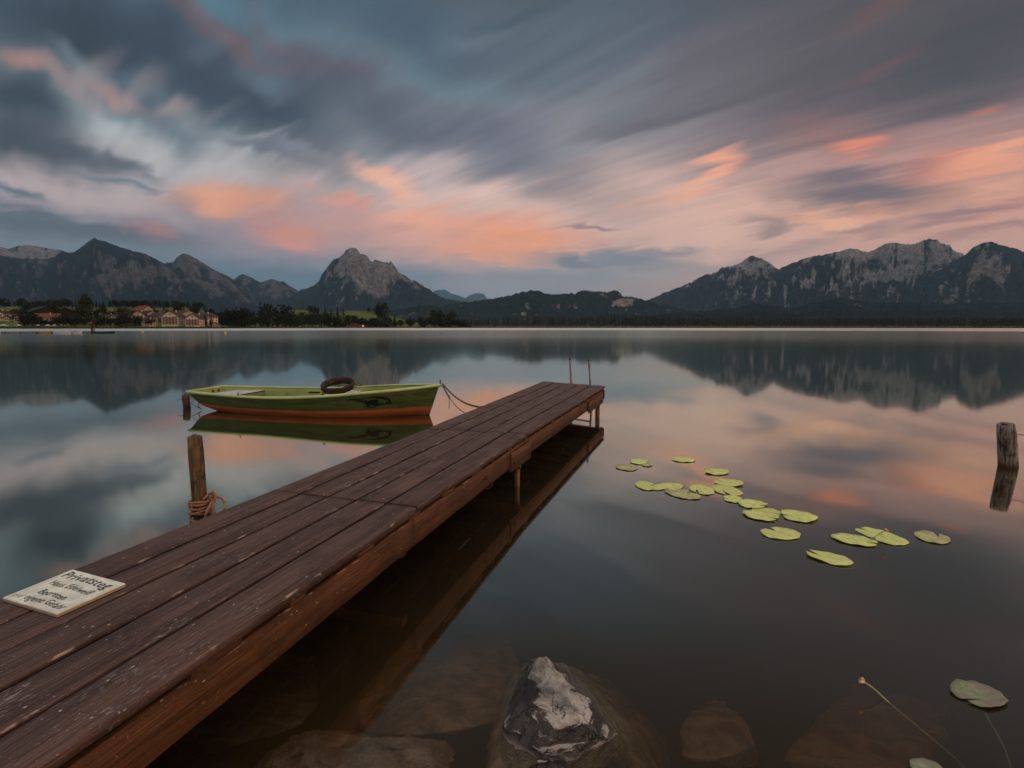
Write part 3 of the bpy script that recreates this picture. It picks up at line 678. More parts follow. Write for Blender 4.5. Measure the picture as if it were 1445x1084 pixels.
house(66, 585, 30, 18, 6.0, 5.6, R(60), M_WD, M_RD, "huge dark barn roof looming behind the red-roofed white house", 2, 5, balcony=False, over=1.6, cat="barn", name="barn")
house(101, 590, 26, 20, 5.0, 5.4, R(25), M_WD, M_RB, "broad brown barn roof right of the huge dark barn", 2, 5, balcony=False, over=1.6, cat="barn", name="barn")
house(5, 560, 13, 12, 6.5, 2.8, R(10), M_WC, M_RD, "white house cut by the left picture edge above the meadow", 2, 4)
house(26, 590, 14, 12, 4.5, 3.6, R(40), M_WD, M_RD, "low dark farmhouse between the left picture edge and the big barns", 2, 4)
house(17, 555, 5, 5, 3.0, 1.6, R(0), M_WC, M_RD, "tiny pale shed beside the white house at the left edge", 1, 2, balcony=False)
house(138, 605, 9, 9, 4.5, 2.6, R(-8), M_WC, M_RD, "small pale house right of the tall black tree", 2, 3, balcony=False)
house(158, 560, 9, 9, 5.2, 2.6, R(14), M_WW, M_RD, "white cottage left of two in the gap between the dark trees", 2, 3)
house(170, 556, 9, 10, 5.4, 2.8, R(-10), M_WW, M_RD, "white cottage right of two in the gap between the dark trees", 2, 3)
house(163, 600, 12, 9, 4.0, 2.6, R(80), M_WW, M_RD, "long low house with pale band behind the two white cottages", 1, 4, balcony=False)
house(186, 595, 13, 10, 5.0, 3.2, R(60), M_WD, M_RB, "brown-roofed timber house between cottages and hotels", 2, 3)
house(307, 550, 5, 5, 3.2, 1.6, R(0), M_WC, M_RB, "little cream annex right of the hotels at the village end", 1, 2, balcony=False)
house(229, 612, 14, 10, 4.4, 3.8, R(85), M_WW, M_RB, "brown roof peeping over the dark-roofed house with skylights", 1, 4, balcony=False)
house(434, 905, 13, 12, 4.2, 2.6, R(-14), M_WC, M_PANEL, "lone farmhouse with pale roof on the hillside above the shore wood", 2, 4, over=1.6, zb=2)
house(408, 1010, 7, 7, 4.0, 2.0, R(0), M_WW, M_RD, "tiny white chapel-like hut peeking over the wood left of the farmhouse", 1, 2, balcony=False)
for xp, off_, w_, rf_, nm_ in [(36, 62, 8, 0, "dark"), (88, 52, 8, 0, "red"), (112, 46, 7, 0, "brown"), (122, 78, 8, 0, "red"), (133, 44, 7, 0, "dark"), (148, 92, 8, 0, "red"), (177, 62, 7.5, 0, "red"), (193, 84, 8, 0, "brown"), (221, 92, 8, 0, "red"), (240, 96, 8, 0, "dark"), (299, 96, 8, 0, "red")]:
    D_ = float(shore(xp)) + off_
    house(xp, D_, w_, w_ * 1.15, 4.4, 2.4, R(random.uniform(-50, 50)), random.choice([M_WW, M_WC]), {"dark": M_RD, "red": M_RR, "brown": M_RB}[nm_], "small pale cottage under a " + nm_ + " roof " + zone(xp, [m_ for m_ in VM if abs(m_[0] - xp) > 1]), 2, 3, balcony=False)
# boathouse with a lit lamp
M_RW = plain("red_boathouse_boards", (0.26, 0.075, 0.04), .85, .1, scale=1.5)
bh = house(501, 856, 16, 8, 3.4, 2.0, R(86), M_RW, M_RB, "long low red wooden boathouse at the waterline", 1, 3, balcony=False, over=.8, cat="boathouse", name="boathouse", zb=.4)
bh2 = house(513, 853, 5, 6, 3.2, 1.4, R(5), M_RW, M_RB, "small orange-lit shed at the right end of the boathouse", 1, 2, balcony=False, over=.5, cat="shed", name="shed", zb=.4)
def lamp_mat(name, c, s):
    m, t, o = mat(name); e = t.new('ShaderNodeEmission'); e.inputs[0].default_value = c + (1,); e.inputs[1].default_value = s; t.l.new(e.outputs[0], o.inputs[0]); return m
M_LAMP = lamp_mat("lit_lamp", (1.0, .45, .14), 2.6)
bm = bmesh.new(); bmesh.ops.create_uvsphere(bm, u_segments=10, v_segments=8, radius=.7)
from_bm("lamp", bm, M_LAMP, bh2, loc=(1.0, -3.9, 2.2))
# village trees
G3 = "dark garden trees among the village houses"
for i in range(84):
    xp = random.uniform(20, 335); D = float(shore(xp)) + random.uniform(26, 40) if i % 2 else float(shore(xp)) + random.uniform(60, 150)
    if i % 2 and 236 < xp < 300:
        if random.random() < .45: continue
        hh = random.uniform(3.4, 5.6)
    elif i % 2: hh = random.uniform(4.5, 9)
    else: hh = random.uniform(6, 12)
    if 62 < xp < 82 and i % 2: hh *= .5
    tree('broad' if random.random() < .8 else 'conifer', xp, D, hh, random.uniform(1.0, 1.6), ("low front garden tree " if i % 2 else "dark garden tree up the slope ") + zone(xp, VM), G3)
for xp, yt, D, kind, w, lab in [
    (127, 416, 575, 'broad', .72, "tallest black tree of the village, rising over the roofs on the left"),
    (82, 424, 560, 'broad', .8, "dark tree standing in front of the two big barns"),
    (117, 432, 560, 'broad', 1.3, "wide dark tree at the foot of the tallest black tree"),
    (149, 431, 590, 'broad', .9, "round dark tree a little right of the tallest village tree"),
    (50, 441, 500, 'broad', 1.5, "broad black tree left of the red-roofed white house"),
    (38, 444, 505, 'broad', 1.5, "broad black tree above the left shore meadow"),
    (93, 444, 500, 'broad', 1.5, "black tree right in front of the red-roofed house's right side"),
    (108, 441, 505, 'broad', 1.4, "black tree second to the right of the red-roofed house"),
    (143, 445, 510, 'broad', 1.4, "dark round tree left of the two white cottages"),
    (181, 437, 535, 'broad', 1.0, "tall black tree between the white cottages and the narrow gable"),
    (210, 427, 640, 'broad', 1.0, "round dark tree crowning the red-roofed house"),
    (272, 431, 600, 'conifer', 1.2, "spruce rising behind the long brown hotel roof"),
    (279, 429, 605, 'conifer', 1.5, "wider spruce behind the rightmost hotel gable")]:
    tree(kind, xp, D, hpx(xp, D, yt), w, lab)
G5 = "dark trees on the slope above the village"
for i in range(58):
    xp = -20 + i * 6.4 + random.uniform(-2, 2); D = float(shore(xp)) + random.uniform(215, 262)
    kind = 'conifer' if random.random() < .35 else 'broad'
    tree(kind, xp, D, random.uniform(6, 11), random.uniform(1.2, 1.7), "high " + ("spruce" if kind == 'conifer' else "leafy tree") + " above the roofs " + zone(xp, VM), G5)
for i in range(15):
    xp = random.choice([random.uniform(30, 235), random.uniform(90, 200)]); D = float(shore(xp)) + random.uniform(18, 34)
    tree('broad', xp, D, random.uniform(5, 9), random.uniform(1.2, 1.7), "round waterside tree " + zone(xp, VM), G3)
G4 = "dark trees behind and right of the hotels"
for i in range(34):
    xp = random.uniform(290, 352); D = float(shore(xp)) + random.uniform(20, 110)
    kind = random.choice(['conifer', 'broad', 'conifer'])
    tree(kind, xp, D, hpx(xp, D, random.uniform(433, 446) if D > shore(xp) + 55 else random.uniform(444, 452)), random.uniform(1., 1.5), ("high" if D > shore(xp) + 55 else "lower front") + (" spruce" if kind == 'conifer' else " leafy tree") + " in the grove, " + ("against the hotels" if xp < 310 else "in its middle" if xp < 332 else "at its right end"), G4)
# white sunshades on the lawn
M_CLOTH = plain("white_canvas", (0.55, 0.53, 0.50), .8, .1)
for xp, w_, lab in [(9, 7, "widest white sunshade on the lawn near the left edge"), (30, 4.5, "white sunshade just right of the widest one on the lawn"), (57, 3.5, "small white sunshade left of the boat jetty's yellow boat line"), (71, 4.5, "white sunshade below the red-roofed white house"), (80, 3.5, "bright small sunshade next to the one below the red-roofed house"), (93, 4.5, "rightmost white sunshade on the shore lawn")]:
    p_ = place(xp, float(shore(xp)) + 13); r = thing("parasol", lab, "parasol", p_, 0, "white sunshades on the shore lawn")
    bm = bmesh.new(); n = 8
    tp = bm.verts.new((0, 0, 3.1)); rg = [bm.verts.new((math.cos(6.283 * i / n) * w_ / 2, math.sin(6.283 * i / n) * w_ / 2, 2.2)) for i in range(n)]; lo = [bm.verts.new((v.co.x, v.co.y, 1.95)) for v in rg]
    for i in range(n): bm.faces.new((tp, rg[i], rg[(i + 1) % n])); bm.faces.new((rg[i], lo[i], lo[(i + 1) % n], rg[(i + 1) % n]))
    from_bm("canopy", bm, M_CLOTH, r)
    bm = bmesh.new(); add_tube(bm, [(0, 0, -.3), (0, 0, 3.1)], .05, 8); from_bm("pole", bm, M_WD, r)
# buoys
M_BUOY = plain("orange_buoy", (0.75, 0.33, 0.13), .4, .4)
for xp, y, lab in [(201.5, 468.4, "small pale orange buoy on the water before the village cottages"), (318, 469.7, "small pale orange buoy on the water right of the village")]:
    p_ = on(xp, y + 1.2); r = thing("buoy", lab, "buoy", p_, 0, "mooring buoys")
    bm = bmesh.new(); bmesh.ops.create_uvsphere(bm, u_segments=14, v_segments=10, radius=.27)
    for f in bm.faces: f.smooth = True
    from_bm("float", bm, M_BUOY, r, loc=(0, 0, .16)); bm = bmesh.new(); add_torus(bm, (0, 0, .47), (0, 1, 0), .07, .018, 12, 6); from_bm("eye", bm, M_WD, r)

# ================================================================== DOCK
def wood_mat(name, dark, light, scuff=0.5, pale=(0.32, 0.26, 0.24), rough=0.62, edge=0.0, big=0.5):
    m, t, o = mat(name)
    g = t.new('ShaderNodeTexCoord').outputs['Object']
    oi = t.new('ShaderNodeObjectInfo').outputs['Random']
    off = t.com(t.m('MULTIPLY', oi, 37.0), t.m('MULTIPLY', oi, 11.0), 0.0)
    g = t.vm('ADD', g, off)
    warp = t.noise(g, 1.6, 3, 0.5, out=1)
    gw = t.vm('ADD', g, t.vm('MULTIPLY', t.vm('SUBTRACT', warp, (0.5, 0.5, 0.5)), (0.05, 0.035, 0.03)))
    grain = t.noise(t.mapping(gw, scale=(3.0, 150, 150)), 1.0, 5, 0.7)
    wide = t.noise(t.mapping(gw, scale=(0.9, 14, 14)), 1.0, 4, 0.6, 0.6)
    blot = t.noise(g, 3.2, 5, 0.6)
    fine = t.noise(t.mapping(g, rot=(0, 0, .12), scale=(26, 110, 60)), 1.0, 4, 0.75)
    spk = t.noise(g, 95, 2, 0.5)
    c = t.mix(t.mr(t.m('ADD', t.m('MULTIPLY', grain, .62), t.m('MULTIPLY', wide, .38)), .36, .66), dark + (1,), light + (1,))
    c = t.mix(t.mr(blot, .42, .68, 0, .45), c, tuple(v * .55 for v in dark) + (1,))
    # knots: rings squeezed along the board
    vo = t.new('ShaderNodeTexVoronoi'); t.put(vo.inputs['Vector'], t.mapping(gw, scale=(1.3, 5.5, 1))); vo.inputs['Scale'].default_value = 1.0; vo.inputs['Randomness'].default_value = 1.0
    kd = vo.outputs['Distance']
    kn = t.m('MULTIPLY', t.mr(kd, .11, .03), t.m('ADD', .55, t.m('MULTIPLY', t.m('SINE', t.m('MULTIPLY', kd, 160)), .45)))
    c = t.mix(t.m('MULTIPLY', kn, .7), c, tuple(v * .4 for v in dark) + (1,))
    area = t.mr(t.noise(t.mapping(g, scale=(.55, 3.0, 1)), 1.0, 4, .6), .50, .72, 0.0, 1.0)
    sc1 = t.m('MULTIPLY', t.mr(t.m('ADD', t.m('MULTIPLY', fine, .6), t.m('MULTIPLY', blot, .4)), (.53), .63), t.m('ADD', .10, t.m('MULTIPLY', area, .9)))
    c = t.mix(t.m('MULTIPLY', sc1, scuff), c, pale + (1,))
    c = t.mix(t.mr(spk, .68, .75, 0, .6), c, tuple(min(1, v * 1.25) for v in pale) + (1,))
    vo2 = t.new('ShaderNodeTexVoronoi'); t.put(vo2.inputs['Vector'], t.mapping(gw, rot=(0, 0, .35), scale=(13, 36, 36))); vo2.inputs['Scale'].default_value = 1.0
    c = t.mix(t.m('MULTIPLY', t.mr(vo2.outputs['Distance'], .10, .05), t.mr(blot, .47, .56, 0, .9)), c, (.55, .42, .32, 1))
    tn = t.sep(t.new('ShaderNodeNewGeometry').outputs['True Normal'])[2]
    wear = t.m('MULTIPLY', t.m('MULTIPLY', t.mr(tn, .15, .3), t.mr(tn, .985, .95)), t.mr(t.noise(t.mapping(g, scale=(7, 20, 20)), 1.0, 4, .7), .55, .66, 0, .7))
    c = t.mix(wear, c, (.42, .27, .19, 1))
    if edge:
        gx, gy, gz = t.sep(t.new('ShaderNodeTexCoord').outputs['Object'])
        ed = t.m('MULTIPLY', t.mr(gz, -.006, -.0005), t.mr(t.m('ADD', gy, t.m('MULTIPLY', t.m('SUBTRACT', wide, .5), .03)), -edge + .006, -edge - .002))
    h = t.m('ADD', t.m('ADD', t.m('MULTIPLY', grain, .8), t.m('MULTIPLY', fine, .25)), t.m('MULTIPLY', kn, -.6))
    bsdf(t, o, c, t.m('ADD', rough, t.m('MULTIPLY', t.m('SUBTRACT', blot, .5), .5)), .22, bump(t, h, .45, .004))
    return m
M_PLANK = wood_mat("deck_wood", (0.036, 0.019, 0.015), (0.135, 0.070, 0.052), .75, pale=(.34, .27, .24))
M_BEAM = wood_mat("beam_wood", (0.050, 0.019, 0.008), (0.185, 0.072, 0.028), .5, pale=(.36, .18, .09), rough=.6)
M_PIN = plain("nail_head", (0.50, 0.40, 0.30), .5, .4, scale=60)
M_STEEL = plain("galvanised_steel", (0.24, 0.20, 0.18), .45, .5, metal=.6, scale=20, c2=(.12, .08, .06))
M_RUST = plain("rusty_iron", (0.10, 0.05, 0.035), .6, .4, metal=.4, scale=30, c2=(.03, .018, .014))

LA, LB, LM, LC = on(0, 845, HD), on(384, 692, HD), on(600, 605.5, HD), on(767, 538, HD)
RA, RB, RM, RE = on(400, 845.5, HD), on(588, 716, HD), on(743, 612, HD), on(853.7, 545, HD)
dl = (LB - LA).normalized(); dr = (RB - RA).normalized()
LS = LA - dl * ((LA.y + 0.9) / dl.y); RS = RA - dr * ((RA.y + 0.9) / dr.y)
axis_ang = math.atan2(dl.y, dl.x)
dock = thing("dock", "long dark brown plank jetty running from the lower left corner out over the lake", "dock", (LS.x, LS.y, 0), axis_ang)
DM = dock.matrix_basis.copy(); DMI = (Matrix.Translation((LS.x, LS.y, 0)) @ Matrix.Rotation(axis_ang, 4, 'Z')).inverted()
def lerp(a, b, f): return a + (b - a) * f
def sweep(name, a0, a1, b0, b1, ztop, zbot, material, parent, step=0.09, r=0.004, jit=0.0012, seed=0, nails=(), sag=0.0):
    """board from end line a0-a1 to end line b0-b1 (left, right), world points; mesh in the dock's frame, own origin"""
    q = [DMI @ Vector((p.x, p.y, 0)) for p in (a0, a1, b0, b1)]
    org = Vector((q[0].x, q[0].y, ztop)); ex = (q[2] - q[0]); L = ex.length; ang = math.atan2(ex.y, ex.x)
    inv = Matrix.Rotation(-ang, 3, 'Z')
    loc = [inv @ (p - Vector((q[0].x, q[0].y, 0))) for p in q]
    n = max(2, int(L / step)); bm = bmesh.new(); rings = []
    th = ztop - zbot; rn = random.Random(seed)
    for i in range(n + 1):
        f = i / n; A = lerp(loc[0], loc[2], f); B = lerp(loc[1], loc[3], f)
        j = lambda k: (mnoise.noise(Vector((A.x * 3.1, k * 7.7 + seed, 0.3))) + .6 * mnoise.noise(Vector((A.x * 15, k * 5.7 + seed, 0.3)))) * jit * 2
        zz = mnoise.noise(Vector((A.x * 0.8, seed * 1.7, 4))) * sag
        u = (B - A).normalized(); w = (B - A).length
        P = lambda s, z: A + u * s + Vector((0, 0, z + zz))
        e = .0 + (r if i in (0, n) else 0)
        ring = [P(0 + j(1), -th), P(0 + j(1), -r * 1.6), P(r * .4 + j(1), -r * .4), P(r * 1.6 + j(1), 0), P(w / 2, .0006), P(w - r * 1.6 + j(2), 0), P(w - r * .4 + j(2), -r * .4), P(w + j(2), -r * 1.6), P(w + j(2), -th)]
        rings.append([bm.verts.new(v) for v in ring])
    for i in range(n):
        for k in range(9):
            f = bm.faces.new((rings[i][k], rings[i + 1][k], rings[i + 1][(k + 1) % 9], rings[i][(k + 1) % 9])); f.smooth = k not in (8,)
    bm.faces.new(rings[0]); bm.faces.new(list(reversed(rings[-1])))
    for (fx, fy, rr) in nails:
        A = lerp(loc[0], loc[2], fx); B = lerp(loc[1], loc[3], fx); c = lerp(A, B, fy)
        vs = [bm.verts.new(c + Vector((math.cos(a) * rr, math.sin(a) * rr * .8, .0016))) for a in [k * math.pi / 4 for k in range(8)]]
        f = bm.faces.new(vs); f.material_index = 1
    bmesh.ops.recalc_face_normals(bm, faces=[f for f in bm.faces if f.material_index == 0])
    o = from_bm(name, bm, [material, M_PIN], parent, loc=(org.x, org.y, ztop), rot=(0, 0, ang))
    return o
secs = [(LS, RS, LB, RB), (LB, RB, LM, RM), (LM, RM, LC, RE)]
gap = 0.05
for si, (a0, a1, b0, b1) in enumerate(secs):
    L = (b0 - a0).length; e = .004 / L
    for k in range(5):
        f0, f1 = k / 5 + (.0 if k == 0 else .0105), (k + 1) / 5 - (.0 if k == 4 else .0105)
        q = [lerp(a0, a1, f0), lerp(a0, a1, f1), lerp(b0, b1, f0), lerp(b0, b1, f1)]
        sk = (random.uniform(-.0, .012) if si < 2 else random.uniform(-.02, .015))
        dv = (b0 - a0).normalized()
        q[2] = q[2] + dv * (sk - .006); q[3] = q[3] + dv * (sk - .006)
        if si: q[0] = q[0] + dv * (sk * 0 + .012); q[1] = q[1] + dv * .012
        nl = []
        nb = max(2, int(L / .62))
        for b in range(nb + 1):
            fx = min(max(b / nb, .06 / L), 1 - .06 / L)
            for fy in (.2, .78):
                if random.random() < .8: nl.append((fx + random.uniform(-.01, .01) / L, fy + random.uniform(-.05, .05), random.uniform(.0035, .0055)))
        sweep("plank", *q, HD + random.uniform(-.002, .002), HD - .032, M_PLANK, dock, seed=si * 7 + k + 3, nails=nl, sag=.004, jit=.0018)
# side stringers, battens, cross bearers
def off(p, d, s): return p + Vector((-d.y, d.x, 0)) * s
inr = .018
RW = [RS, RB, RM, RE]; LW = [LS, LB, LM, LC]
for (p0, p1) in ((RS, RB), (RB, RM), (RM, RE)):
    d = (p1 - p0).normalized(); d2 = Vector((-d.y, d.x, 0))
    sweep("side_beam", p0 + d2 * (inr + .05), p0 + d2 * inr, p1 + d2 * (inr + .05) - d * .001, p1 + d2 * inr - d * .001, HD - .064, HD - .215, M_BEAM, dock, r=.004, seed=31 + p0.y, jit=.002)
for (p0, p1) in ((LS, LB), (LB, LC)):
    d = (p1 - p0).normalized(); d2 = Vector((d.y, -d.x, 0))
    sweep("side_beam", p0 + d2 * inr, p0 + d2 * (inr + .05), p1 + d2 * inr - d * .001, p1 + d2 * (inr + .05) - d * .001, HD - .064, HD - .215, M_BEAM, dock, r=.004, seed=41 + p0.y)
sweep("end_beam", lerp(LC, RE, .0) - dl * .07, lerp(LC, RE, 1) - dl * .07, lerp(LC, RE, 0) - dl * .02, lerp(LC, RE, 1) - dl * .02, HD - .064, HD - .20, M_BEAM, dock, r=.004, seed=55)
def along(f):
    """points on the left and right deck edge at a share of the deck's length"""
    def pt(W):
        L = [(W[i + 1] - W[i]).length for i in range(3)]; s = f * sum(L)
        for i in range(3):
            if s <= L[i] or i == 2: return lerp(W[i], W[i + 1], s / L[i])
            s -= L[i]
    return pt(LW), pt(RW)
nb = 23
for i in range(nb):
    f = (i + .5) / nb + random.uniform(-.004, .004); a, b = along(f); wd = random.choice([.06, .09, .14, .2])
    d2 = (b - a).normalized(); ln = dl
    a = a + d2 * .018; b = b - d2 * (.013 + random.uniform(0, .004))
    sweep("batten", a, b, a + ln * wd, b + ln * wd, HD - .0325, HD - .0635, M_BEAM, dock, r=.002, seed=i, step=.05)
# piles in pairs, each pair under a cross bearer
M_PILE = plain("painted_pile", (0.22, 0.095, 0.05), .7, .3, scale=9, c2=(.10, .045, .025))
for (px, py, rr) in ((744, 688, .023), (840, 589, .034)):
    p_ = on(px, py, 0); f_best = min((abs(lerp(RS, RE, k / 400).y - p_.y), k) for k in range(401))[1] / 400
    a, b = along(f_best)
    d2 = (b - a).normalized()
    for (c, s) in ((b - d2 * .045, 1), (a + d2 * .06, -1)):
        bm = bmesh.new(); q = DMI @ Vector((c.x, c.y, 0))
        add_tube(bm, [(0, 0, -2.2), (0, 0, 0), (0, 0, HD - .216)], rr, 14, jitter=.08)
        from_bm("pile", bm, M_PILE, dock, loc=(q.x, q.y, 0))
    a2, b2 = a + d2 * .0, b - d2 * .0
    sweep("cross_bearer", a2 - dl * .06, b2 - dl * .06, a2 + dl * .02 - dl * .04, b2 + dl * .02 - dl * .04, HD - .2165, HD - .28, M_BEAM, dock, r=.003, seed=77 + px)
for f_ in (.12, .38):
    a, b = along(f_); d2 = (b - a).normalized()
    for c in (b - d2 * .5, a + d2 * .1):
        bm = bmesh.new(); q = DMI @ Vector((c.x, c.y, 0)); add_tube(bm, [(0, 0, -2.0), (0, 0, HD - .216)], .035, 12, jitter=.08); from_bm("pile", bm, M_PILE, dock, loc=(q.x, q.y, 0))
    sweep("cross_bearer", a - dl * .06 + d2 * .05, b - dl * .06 - d2 * .08, a + d2 * .05, b - d2 * .08, HD - .2165, HD - .28, M_BEAM, dock, r=.003, seed=97)
# joining cleats bolted outside the right beam
for (x0, y0, x1, y1) in ((724, 626, 748, 609), (832, 559, 852, 547)):
    p0, p1 = on(x0, y0, HD), on(x1, y1, HD); d = (RE - RM).normalized(); d2 = Vector((-d.y, d.x, 0))
    s0 = (p0 - RM).dot(d); s1 = (p1 - RM).dot(d); b0 = RM + d * s0; b1 = RM + d * min(s1, (RE - RM).length - .003)
    cl = sweep("cleat", b0 + d2 * .0125, b0 - d2 * .010, b1 + d2 * .0125, b1 - d2 * .010, HD - .088, HD - .245, M_BEAM, dock, r=.003, seed=x0, step=.04)
    L_ = (b1 - b0).length
    for u in (.12, .88):
        bm = bmesh.new(); add_tube(bm, [(0, 0, 0), (0, -.012, 0)], .011, 6, smooth=False)
        bo = from_bm("bolt", bm, M_RUST, cl, loc=(L_ * u, -.0235, -.09 - .02 * u))
# mooring ring hanging from the right beam
pr = on(692, 650, HD); k = (pr - RB).dot((RM - RB).normalized()); d = (RM - RB).normalized(); d2 = Vector((-d.y, d.x, 0)); c = DMI @ (RB + d * k + d2 * .022)
bm = bmesh.new()
add_tube(bm, [(0, .03, -.13), (0, -.012, -.13)], .008, 8); add_torus(bm, (0, -.016, -.130), (1, 0, 0), .011, .005, 12, 6); add_torus(bm, (0.0, -.024, -.176), (1, .35, 0), .036, .0048, 22, 8)
from_bm("mooring_ring", bm, M_RUST, dock, loc=(c.x, c.y, HD))
# swimming ladder at the end of the deck
ld = []
for (px, py) in ((805.5, 541.2), (832.5, 543.6)):
    p_ = on(px, py, HD) + dl * .035; ld.append(DMI @ Vector((p_.x, p_.y, 0)))
iv = Matrix.Rotation(-axis_ang, 3, 'Z')
ladder_c = (ld[0] + ld[1]) / 2
lad = bpy.data.objects.new("ladder", None); C.objects.link(lad); lad.parent = dock; lad.location = (ladder_c.x, ladder_c.y, HD)
lean = iv @ Vector((-.025, .03, 0))
for q in ld:
    bm = bmesh.new(); l = q - ladder_c
    add_tube(bm, [l + Vector((0, 0, -1.25)) - lean * 2.0, l + Vector((0, 0, 0)), l + lean * .9 + Vector((0, 0, .39)), l + lean + Vector((0, 0, .412))], .016, 12)
    add_tube(bm, [l + lean + Vector((0, 0, .405)), l + lean * 1.02 + Vector((0, 0, .43))], .021, 12, mat=1); from_bm("rail", bm, [M_STEEL, M_RUST], lad)
for z in (-.28, -.56, -.84):
    bm = bmesh.new(); s = -lean * 2.0 * (z / -1.25)
    add_tube(bm, [ld[0] - ladder_c + s + Vector((0, 0, z)), ld[1] - ladder_c + s + Vector((0, 0, z))], .014, 10); from_bm("rung", bm, M_STEEL, lad)

# ------------------------------------------------------------------ sign lying on the deck
ZS = HD + .016
s_l, s_t, s_r, s_b = on(4, 843, ZS), on(102.5, 803.3, ZS), on(177, 823, ZS), on(80, 866, ZS)
org = s_t.copy(); U = s_r - s_t; Vd = s_l - s_t
U2 = s_b - s_l
sign = thing("sign", "weathered white wooden sign with black German lettering lying on the deck at the left edge", "sign", (org.x, org.y, HD + .002))
M_SIGN, t, o = mat("sign_paint")
g = t.new('ShaderNodeTexCoord').outputs['Object']
n = t.noise(g, 14, 6, .65); n2 = t.noise(g, 60, 4, .6); gx, gy, gz = t.sep(g)
c = t.mix(t.mr(n, .38, .66), (.55, .50, .40, 1), (.72, .68, .57, 1)); c = t.mix(t.mr(n2, .62, .72, 0, .6), c, (.25, .2, .15, 1))
c = t.mix(t.mr(gz, .012, .006), c, (.34, .25, .17, 1))
bsdf(t, o, c, .55, .3, bump(t, n2, .4, .003))
bm = bmesh.new()
def sp(a, b):       # share along the top edge, share down the side
    x0 = lerp(s_t, s_r, a); x1 = lerp(s_l, s_b, a); return lerp(x0, x1, b) - org
N = 18; per = [(k / N, 0) for k in range(N)] + [(1, k / N) for k in range(N)] + [(1 - k / N, 1) for k in range(N)] + [(0, 1 - k / N) for k in range(N)]
def ringz(z, ins):
    r_ = []
    for i, (a, b) in enumerate(per):
        j = mnoise.noise(Vector((a * 9, b * 9, 2))) * .004
        a_, b_ = .5 + (a - .5) * (1 - ins - j * 2), .5 + (b - .5) * (1 - ins - j * 2)
        p_ = sp(a_, b_); r_.append(bm.verts.new((p_.x, p_.y, z)))
    return r_
r0, r1, r2 = ringz(0, 0), ringz(.011, 0), ringz(.0138, .014)
for A, B in ((r0, r1), (r1, r2)):
    for i in range(len(A)): bm.faces.new((A[i], A[(i + 1) % len(A)], B[(i + 1) % len(A)], B[i]))
bm.faces.new(r2); bm.faces.new(list(reversed(r0)))
bmesh.ops.recalc_face_normals(bm, faces=bm.faces)
from_bm("board", bm, M_SIGN, sign)
M_INK = plain("sign_ink", (0.035, 0.055, 0.05), .6, .3, scale=60, var=.12, c2=(.02, .03, .03))
M_INK2 = plain("faded_sign_ink", (0.14, 0.15, 0.12), .6, .3, scale=50, var=.12, c2=(.34, .33, .27))
def text_mesh(body, a0, a1, base, cap, material, shear=.22, bold=.012, name="lettering", parent=sign, put=None):
    cu = bpy.data.curves.new(name, 'FONT'); cu.body = body; cu.shear = .06; cu.space_character = 1.06; cu.offset = bold; cu.resolution_u = 3
    tmp = bpy.data.objects.new("tmp", cu); C.objects.link(tmp)
    dg = bpy.context.evaluated_depsgraph_get(); me = bpy.data.meshes.new_from_object(tmp.evaluated_get(dg))
    bpy.data.objects.remove(tmp); bpy.data.curves.remove(cu)
    xs_ = [v.co.x for v in me.vertices]; mx0, mx1 = min(xs_), max(xs_)
    for v in me.vertices:
        v.co = put((v.co.x - mx0) / (mx1 - mx0), v.co.y / .72)
    return link(name, me, material, parent)
def line(body, a0, a1, base, cap, material, bold=.012):
    def put(u, h):
        p_ = sp(a0 + (a1 - a0) * u, base - cap * h + .012 * math.sin(u * 9)); return (p_.x, p_.y, .0150)
    return text_mesh(body, a0, a1, base, cap, material, put=put, bold=bold)
line("Privatsteg", .075, .93, .245, .19, M_INK, .006)
line("Haus Edelweiß", .14, .88, .475, .135, M_INK, .0)
line("Betreten", .26, .73, .72, .135, M_INK, .006)
line("auf", .06, .20, .915, .10, M_INK2, -.004)
line("eigene Gefahr", .25, .95, .905, .135, M_INK, .0)

# ------------------------------------------------------------------ mooring posts
def post_mat(name, dark, light, low):
    m, t, o = mat(name)
    g = t.new('ShaderNodeTexCoord').outputs['Object']; gx, gy, gz = t.sep(g)
    st_ = t.noise(t.mapping(g, scale=(38, 38, 3.2)), 1.0, 5, .65, .4); bl = t.noise(g, 14, 5, .6)
    c = t.mix(t.mr(st_, .36, .62), dark + (1,), light + (1,)); c = t.mix(t.mr(bl, .45, .7, 0, .8), c, tuple(v * .35 for v in dark) + (1,))
    c = t.mix(t.mr(t.m('ADD', gz, t.m('MULTIPLY', bl, .10)), .13, .05), c, low + (1,))
    bsdf(t, o, c, .85, .15, bump(t, t.m('ADD', st_, bl), .9, .01)); return m
M_POST = post_mat("weathered_post", (.055, .030, .016), (.16, .092, .050), (.03, .018, .012))
M_POST2 = post_mat("grey_post", (.045, .030, .024), (.26, .20, .165), (.06, .028, .014))
M_POST3 = post_mat("dark_post", (.06, .03, .022), (.13, .07, .05), (.05, .025, .018))
